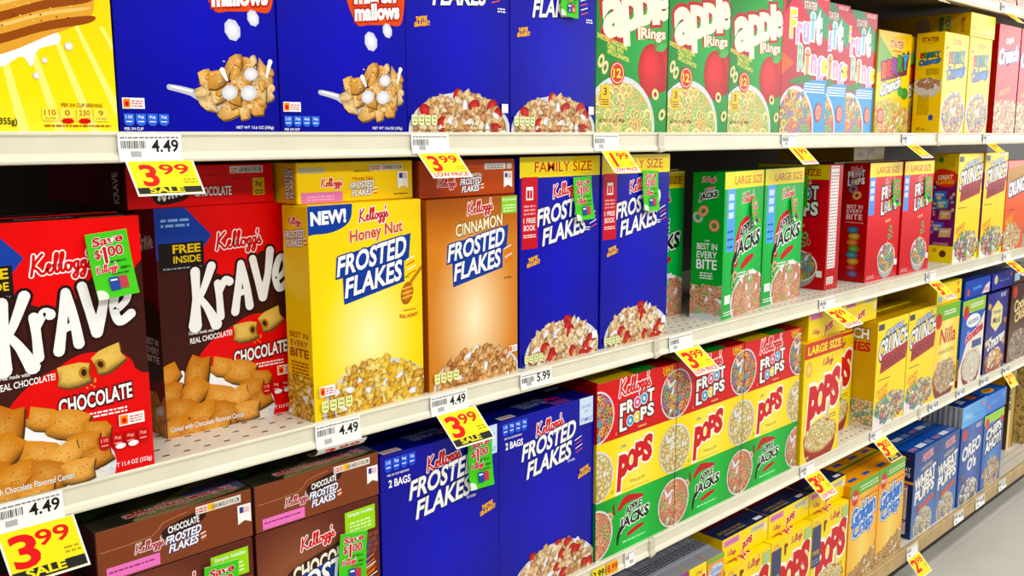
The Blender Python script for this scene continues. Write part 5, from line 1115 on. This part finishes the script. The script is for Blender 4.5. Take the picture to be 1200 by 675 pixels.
P('apple_jacks', 55.2, 4.55, Z2, 'green apple cereal box set back behind the family size boxes', 'green large size apple cereal boxes')
P('apple_jacks', 58.5, 7.5, Z2, 'green apple cereal box deepest in the shelf, a dark sliver showing', 'green large size apple cereal boxes')
P('apple_jacks', 62.1, .45, Z2, 'green apple cereal box showing its side panel reading best in every bite', 'green large size apple cereal boxes', rot=8, coupon=(4.5, 7.2, 5, .75, .5))
P('apple_jacks', 69.7, 1.5, Z2, 'green apple cereal box with coupon, front only, right of the turned one', 'green large size apple cereal boxes', rot=4, coupon=(4.5, 7.0, 4, .75, .5))
P('froot_loops', 81.3, 9.15, Z2, 'red loops cereal box turned sideways, white nutrition panel towards the aisle', 'red large size loops cereal boxes', rot=-90, coupon=(3.6, 7.6, -2, 1.05, .1))
P('froot_loops', 88.2, 1.15, Z2, 'red loops cereal box showing its side with stacked coloured loops', 'red large size loops cereal boxes', coupon=(4.8, 7.3, 1, .95, .2))
P('froot_loops', 95.7, 1.0, Z2, 'red loops cereal box beside the purple-sided crunch box', 'red large size loops cereal boxes', coupon=(4.8, 7.3, -1, .95, .2))
P('lying_pops', 93.0, 5.2, Z2 + 11.66, 'yellow box lying flat in the dark behind the red loops boxes')
P('froot_loops', 88.4, 4.9, Z2, 'red loops cereal box in the second row, under the flat yellow box', 'red large size loops cereal boxes')
P('froot_loops', 96.0, 4.9, Z2, 'red loops cereal box in the second row, nearer the crunch boxes', 'red large size loops cereal boxes')
P('crunch_berries', 108.9, .65, Z2, 'yellow crunch berries box with purple side panel on the middle shelf', 'yellow crunch boxes on the middle shelf')
P('crunch_berries', 116.6, .5, Z2, 'yellow crunch berries box beside the orange crunch box', 'yellow crunch boxes on the middle shelf')
P('crunch_orange', 124.4, .5, Z2, 'orange crunch cereal box on the middle shelf')
# lower shelf
P('red_store_box', 5.9, .7, Z3, 'dark red cereal box with teal label under the far left sale tag')
for i, x in enumerate((14.05, 21.65)):
    s = ('nearer the far left sale tag', 'beside the big blue flakes box')[i]
    P('choco_flakes', x, .5, Z3, 'brown flakes box standing, ' + s, 'standing chocolate flakes boxes', coupon=(4.4, 5.8, 8, 1.0, .3) if i else (4.6, 6.5, 4, 1.0, .3))
    P('choco_flakes', x, 3.4, Z3, 'brown flakes box in the second row, ' + s, 'standing chocolate flakes boxes')
    P('lying_choco', x, .5, Z3 + 9.95, 'brown flakes box lying flat, ' + s, 'flat chocolate flakes boxes')
P('two_bag_flakes', 29.25, .5, Z3, 'big blue two-bag flakes box with green coupon beside the brown boxes', 'blue two-bag flakes boxes', coupon=(6.1, 8.6, 3, 1.1, .3))
P('two_bag_flakes', 38.2, .5, Z3, 'big blue two-bag flakes box touching the red three-bag box', 'blue two-bag flakes boxes')
for i, x in enumerate((29.25, 38.2)): P('two_bag_flakes', x, 3.7, Z3, 'big blue flakes box in the second row behind %s' % ('the couponed one', 'the one without coupon')[i], 'blue two-bag flakes boxes')
WH = ('left column', 'middle column', 'right column')
for i, x in enumerate((47.15, 56.35, 65.55)):
    for r, (k, nm) in enumerate((('club_apple', 'green apple'), ('club_pops', 'yellow corn puff'), ('club_loops', 'red loops'))):
        P(k, x, .3, Z3 + 4.24 * r, 'wide %s cereal box in the %s of the three-bag stack' % (nm, WH[i]), 'wide three-bag boxes stacked on the lower shelf')
    P('club_loops', x, 6.9, Z3 + 8.48, 'wide red loops box behind the %s of the stack, top showing' % WH[i], 'wide boxes in the second row')
    P('club_pops', x, 6.9, Z3 + 4.24, 'wide yellow box in the second row behind the %s of the stack' % WH[i], 'wide boxes in the second row')
    P('club_apple', x, 6.9, Z3, 'wide green box in the second row behind the %s of the stack' % WH[i], 'wide boxes in the second row')
P('pops_large', 75.0, .05, Z3, 'yellow large size corn puff box with orange banner at the shelf edge', 'yellow large corn puff boxes on the lower shelf')
P('pops_large', 82.2, 2.4, Z3, 'yellow large corn puff box set back behind the first', 'yellow large corn puff boxes on the lower shelf')
P('lying_pops_tall', 76.2, .45, Z3 + 11.12, 'yellow corn puff box lying flat on the large size box', 'flat yellow corn puff boxes')
P('lying_pops_tall', 83.7, .9, Z3 + 11.12, 'yellow corn puff box lying flat, right of the other flat one', 'flat yellow corn puff boxes')
GC = 'yellow crunch boxes on the lower shelf'
P('crunch_berries_low', 89.5, .05, Z3, 'yellow crunch berries box showing its side, lower shelf', GC)
P('crunch_berries_low', 96.8, .05, Z3, 'yellow crunch berries box touching the vanilla wafer box', GC)
for i, x in enumerate((89.5, 96.8)):
    P('crunch_berries_low', x, 2.95, Z3, 'yellow crunch box in the second row behind %s, top showing' % ('the side-showing one', 'the one by the vanilla box')[i], GC)
P('lying_pops_tall', 96.5, 5.9, Z3 + 11.05, 'yellow box lying flat deep on top of the crunch boxes')
P('crunch_berries_low', 96.8, 5.85, Z3, 'yellow crunch box deepest in the row, under the flat yellow box', GC)
P('nilla', 104.2, .2, Z3, 'yellow vanilla wafer cereal box with green top band')
P('lying_nilla', 105.0, .5, Z3 + 10.65, 'yellow cereal box lying flat on the vanilla wafer box')
P('donettes', 112.1, .2, Z3, 'blue and white little donut cereal box')
P('lying_donettes', 113.4, .6, Z3 + 10.25, 'bright blue cereal box lying flat on the donut cereal box')
P('smores_cereal', 120.4, .3, Z3, 'navy graham cereal box with cream hexagon')
P('lying_smores', 121.9, .5, Z3 + 10.25, 'navy cereal box lying flat on the graham cereal box')
P('choco_cookie', 128.8, .3, Z3, 'dark brown cookie cereal box at the right end of the lower shelf')
P('lying_cookie', 129.6, .5, Z3 + 10.25, 'dark brown cereal box lying flat at the right end of the lower shelf')
# base shelf
def variety(x, y, z, kinds, label):
    w = 2.45 * len(kinds); d = 9.0; tp = Art(w + .1, d, (.5, .51, .54)); rg = random.Random(int(x))
    for k in range(60): 
        xx = rg.uniform(0, w); tp.quad([(xx, rg.uniform(0, 3)), (xx + .05, rg.uniform(0, 3)), (xx + .3, rg.uniform(4, 9)), (xx + .2, rg.uniform(4, 9))], (rg.uniform(.4, .78),) * 3)
    tp.lines(.2, .4, w - .1, 1.6, 4, (.22, .25, .34), .4); tp.lines(.2, 2.2, w - .1, 3.6, 4, (.22, .25, .34), .4)
    g = (.55, .56, .6); Pp = shell(w + .1, d, 3.7, (g, g, g, g, g, g)) + stamp(tp, 'top', w + .1, d, 3.7)
    root = link('variety_pack', make_mesh('variety_pack', Pp, M_WRAP), None, (x, y, z)); tag(root, label, 'cereal multipack', 'shrink-wrapped cereal multipacks')
    for i, k in enumerate(kinds):
        me, fl, pr = carton_mesh('mini_' + k); link('mini_box', me, root, (.05 + i * 2.45, -1.32, .03))
for c, x in enumerate((52.0, 42.0)):
    for r in range(3): variety(x, .5, ZB + 3.75 * r, 'rpyg' if r == 2 else 'bryg', 'shrink-wrapped multipack of small cereal boxes, %s stack, %s' % (('right', 'left')[c], ('bottom one', 'middle one', 'top one')[r]))
for i, x in enumerate((62.3, 69.5, 76.7)):
    s = ('left one, beside the multipack', 'middle one of three', 'right one, beside the orange boxes')[i]
    P('pops_box', x, -.6, ZB, 'yellow corn puff box, base shelf front row, ' + s, 'standing yellow corn puff boxes on the base shelf')
    P('pops_box', x, 2.05, ZB, 'yellow corn puff box, base shelf second row, ' + s, 'standing yellow corn puff boxes on the base shelf')
    P('pops_box', x, 4.7, ZB, 'yellow corn puff box, base shelf third row, ' + s, 'standing yellow corn puff boxes on the base shelf')
    P('lying_pops', x + .6, .1, ZB + 9.24, 'flat yellow corn puff box, dark red side up, ' + s, 'flat yellow corn puff boxes on the base shelf')
for i, x in enumerate((84.1, 90.45)):
    for r in range(3): P('golden_crisp', x, -.6 + 3.05 * r, ZB, 'orange puffed wheat box, %s column, %s row' % (('left', 'right')[i], ('front', 'second', 'third')[r]), 'orange puffed wheat boxes')
for i, x in enumerate((99.55, 105.9)):
    for r in range(3): P('wheat_puffs', x, -.45 + 2.7 * r, ZB, 'slate blue wheat puffs box, %s column, %s row' % (('left', 'right')[i], ('front', 'second', 'third')[r]), 'slate blue wheat puffs boxes')
P('oreo', 112.5, -.55, ZB, 'blue sandwich cookie cereal box standing on the base shelf')
P('lying_oreo', 112.4, -.55, ZB + 9.74, 'light blue cereal box lying flat on the sandwich cookie cereal box', cat='cereal box')
P('chips', 120.0, -.55, ZB, 'bright blue chocolate chip cookie cereal box with green top band')
P('lying_chips', 120.2, -.45, ZB + 9.74, 'medium blue cereal box lying flat on the chocolate chip cookie cereal box')
P('oreo', 112.6, 3.5, ZB, 'blue sandwich cookie cereal box in the second row of the base shelf')
P('chips', 120.1, 3.5, ZB, 'blue chocolate chip cookie cereal box in the second row of the base shelf')
P('honey_bunches', 139.0, 10.2, ZB, 'tall golden cereal box turned sideways at the far end of the base shelf', rot=-90)
P('oat_bunches', 143.6, 9.4, ZB, 'tall tan speckled cereal box behind the golden one at the far end', rot=-90)

# ------------------------------------------------------------------ price tags
def price_tag(x, z, y, w, label, regular=None, sale=None, foot=None, lean=.55, skew=0.0, hang=2.0, curl=0.0, sale_dx=.0, hs=1.35, footstyle='black'):
    root = bpy.data.objects.new('price_tag', None); COL.objects.link(root); root.location = Vector((x, y, z)) * U; tag(root, label, 'price tag', 'shelf price tags')
    a = Art(w, hs, (.96, .96, .95)); a.lines(.1, hs - .2, w - .1, hs - .08, 1, (.45, .45, .45)); rg = random.Random(int(x * 7)); a.up()
    xx = .12
    while xx < w * .42: q = rg.uniform(.015, .05); a.add([(xx, hs - .62), (xx + q, hs - .62), (xx + q, hs - .3), (xx, hs - .3)], (.15, .15, .15)); xx += q + rg.uniform(.015, .05)
    a.rect(.5, .18, .95, .42, (.7, .7, .7)); a.rect(.53, .21, .92, .39, (.96, .96, .95))
    if regular: a.text(regular, w * .73, hs * .55, w * .42, .5, BLACK, bold=.02)
    def sheet(art, fn, back):
        Pp = []
        for z_, q in art.p: Pp.append(([fn(v[0], v[1], z_) for v in q], [v[2:5] for v in q]))
        n = 8
        for i in range(n):
            y0, y1 = art.h * i / n, art.h * (i + 1) / n
            Pp.append(([fn(0, y0, 0), fn(art.w, y0, 0), fn(art.w, y1, 0), fn(0, y1, 0)], [art.bg] * 4)); Pp.append(([fn(art.w, y0, -.015), fn(0, y0, -.015), fn(0, y1, -.015), fn(art.w, y1, -.015)], [back] * 4))
        return Pp
    def f1(u, v, d): k = v / hs; return (u, -d + .015 - .11 * (1 - k) ** 3, v - hs - .08)
    me = make_mesh('shelf_label', sheet(a, f1, (.9, .9, .9)), M_PAPER); link('shelf_label', me, root)
    if sale:
        sw, sh_ = w * 1.08, hang; b = Art(sw, sh_, (.96, .96, .94)); m = .08; b.rect(m, m, sw - m, sh_ - .02, H('f9e540'))
        b.text(sale[0], sw * .27, sh_ * .58, sw * .38, sh_ * .58, H('dc2a14'), bold=.03); b.text(sale[1:], sw * .66, sh_ * .74, sw * .42, sh_ * .28, H('dc2a14'), bold=.02); b.lines(sw * .74, sh_ * .34, sw * .95, sh_ * .5, 2, (.7, .62, .2))
        if foot:
            if footstyle == 'black': b.rect(m, .1, sw - m, sh_ * .24, (.12, .12, .12)); b.text(foot, sw * .45, sh_ * .16, sw * .5, sh_ * .15, H('fbe428'), bold=.03)
            else: b.rect(m, .08, sw - m, sh_ * .22, (.95, .93, .85)); b.text(foot, sw * .5, sh_ * .14, sw * .85, sh_ * .14, H('dc2a14'), bold=.03)
        def f2(u, v, d):
            s = 1 - v / sh_   # 0 at the rail, 1 at the free end
            ang = lean + curl * s; yy = -.11 - math.sin(ang) * s * sh_ - d * math.cos(ang); zz = -hs - .06 - math.cos(ang) * s * sh_ + d * math.sin(ang) * 0
            return (u + sale_dx + skew * s, yy, zz)
        me = make_mesh('sale_tag', sheet(b, f2, (.9, .88, .7)), M_PAPER); o = link('sale_tag', me, root); o['label'] = 'yellow sale tag with red price'
    return root
T = price_tag
T(16.0, Z1, -.05, 2.75, 'price tag on the eye-level shelf reading 4.49 with a 3.99 sale flag', '4.49', '399', 'SALE', skew=.25, hang=1.55, lean=.35, sale_dx=.2, hs=1.15)
T(31.4, Z1, -.05, 2.6, 'low price 3.99 tag over the flat cinnamon box', None, '399', 'LOW PRICE', skew=.5, hang=1.5, lean=.5, sale_dx=.3, hs=1.05, footstyle='w')
T(46.1, Z1, -.05, 2.5, 'low price 1.99 tag over the family size boxes', None, '199', 'LOW PRICE', skew=.5, hang=1.6, lean=.5, sale_dx=.6, hs=1.1, footstyle='w')
T(69.3, Z1, -.05, 2.5, 'sale tag hanging below the first red fruit rings box', None, '199', 'LOW PRICE', skew=.9, hang=1.7, lean=.6, sale_dx=.8, hs=1.1, footstyle='w')
T(92.1, Z1, -.05, 2.6, 'sale tag hanging above the middle-shelf red loops boxes', None, '199', 'LOW PRICE', skew=1.6, hang=1.7, lean=.7, sale_dx=.6, hs=1.1, footstyle='w')
T(113.6, Z1, -.05, 2.6, 'sale tag hanging above the yellow crunch berries boxes', None, '199', 'LOW PRICE', skew=1.6, hang=1.7, lean=.7, sale_dx=.6, hs=1.1, footstyle='w')
T(94.6, Z0, -.05, 2.6, 'sale tag on the topmost shelf above the berry crunch box', None, '399', 'LOW PRICE', skew=1.0, hang=1.3, lean=.9, sale_dx=.4, hs=1.1, footstyle='w')
T(116.2, Z0, -.05, 2.6, 'sale tag on the topmost shelf above the tall red crunch boxes', None, '399', 'LOW PRICE', skew=1.6, hang=1.5, lean=.8, sale_dx=.6, hs=1.1, footstyle='w')
T(10.0, Z2, -.05, 2.75, 'large 3.99 sale tag at the far left of the middle shelf', '4.49', '399', 'SALE', skew=.3, hang=2.2, lean=.3, sale_dx=.1, hs=1.15)
T(24.9, Z2, -.05, 2.75, 'price tag with its yellow flag curled under, below the honey nut box', '4.49', '399', 'SALE', skew=.1, hang=1.5, lean=-.55, curl=-.6, sale_dx=.1, hs=1.25)
T(32.4, Z2, -.05, 2.75, 'price tag below the cinnamon box reading 4.49 with 3.99 sale flag', '4.49', '399', 'SALE', skew=.7, hang=2.1, lean=.45, sale_dx=.3, hs=1.15)
T(39.5, Z2, -.05, 2.8, 'small white price label reading 5.99 below the family size box', '5.99', hs=1.0)
T(54.7, Z2, -.05, 2.9, 'price tag under the empty gap reading 3.99 low price', None, '399', 'LOW PRICE', skew=1.3, hang=2.2, lean=.55, sale_dx=.5, hs=1.15, footstyle='w')
T(77.0, Z2, -.05, 2.9, 'price tag sticking out below the sideways red loops box', None, '399', 'LOW PRICE', skew=2.0, hang=2.2, lean=.7, sale_dx=.6, hs=1.1, footstyle='w')
T(100.2, Z2, -.05, 2.6, 'yellow sale tag beside the shelf joint under the red loops boxes', None, '399', 'LOW PRICE', skew=2.0, hang=2.4, lean=.6, sale_dx=.3, hs=1.1, footstyle='w')
T(123.4, Z2, -.05, 2.6, 'yellow sale tag under the orange crunch box', None, '399', 'LOW PRICE', skew=2.4, hang=2.3, lean=.65, sale_dx=.4, hs=1.1, footstyle='w')
T(50.0, Z3, -.05, 1.1, 'narrow white label on the lower shelf rail near the shelf joint', None, hs=1.15)
def sticker(x, z, w, h, txt, bg, fg, label):
    a = Art(w, h, bg); a.text(txt, w * .5, h * .5, w * .85, h * .6, fg, bold=.03); g = shell(w, .03, h, (bg,) * 6, bev=.005) + stamp(a, 'front', w, .03, h)
    tag(link('price_sticker', make_mesh('price_sticker', g, M_PAPER), None, (x, -.13, z)), label, 'price tag', 'price stickers on the shelf rails')
sticker(47.9, Z3 - 1.05, 1.25, .85, '8.99', H('f0b428'), H('c8301c'), 'orange 8.99 price sticker on the lower shelf rail')
sticker(46.4, Z3 - 1.05, 1.3, .85, '3.99', H('f0e04c'), BLACK, 'yellow price sticker at the left of the lower shelf rail')
T(75.0, Z3, -.05, 2.6, 'price tag reading 3.00 under the large size corn puff box', None, '300', 'LOW PRICE', skew=1.5, hang=2.6, lean=.5, sale_dx=.5, hs=1.1, footstyle='w')
T(89.0, Z3, -.05, 2.6, 'price tag under the lower shelf crunch berries box', None, '300', 'LOW PRICE', skew=1.6, hang=2.6, lean=.5, sale_dx=.5, hs=1.1, footstyle='b' and 'black')
for x, s in ((103.4, 'vanilla wafer box'), (111.3, 'donut cereal box'), (118.9, 'graham cereal box')): T(x, Z3, -.05, 2.7, 'plain white price label under the ' + s, '4.8', hs=1.0)
T(126.6, Z3, -.05, 2.7, 'white price label with orange flag at the right end of the lower shelf', '4.8', '299', None, skew=1.0, hang=1.9, lean=.4, hs=1.0)
T(97.3, ZB, -1.12, 2.9, 'price tag curling off the tan base lip reading 2.98', None, '298', None, skew=1.0, hang=2.4, lean=.5, hs=1.3)
for x, s in ((110.4, 'the sandwich cookie cereal'), (117.3, 'the chip cookie cereal')): T(x, ZB, -1.12, 3.0, 'white price label on the tan base lip before ' + s, '4.8', hs=1.35)
T(125.2, ZB, -1.12, 2.8, 'white and orange price label at the right end of the tan base lip', '2.5', hs=1.25)
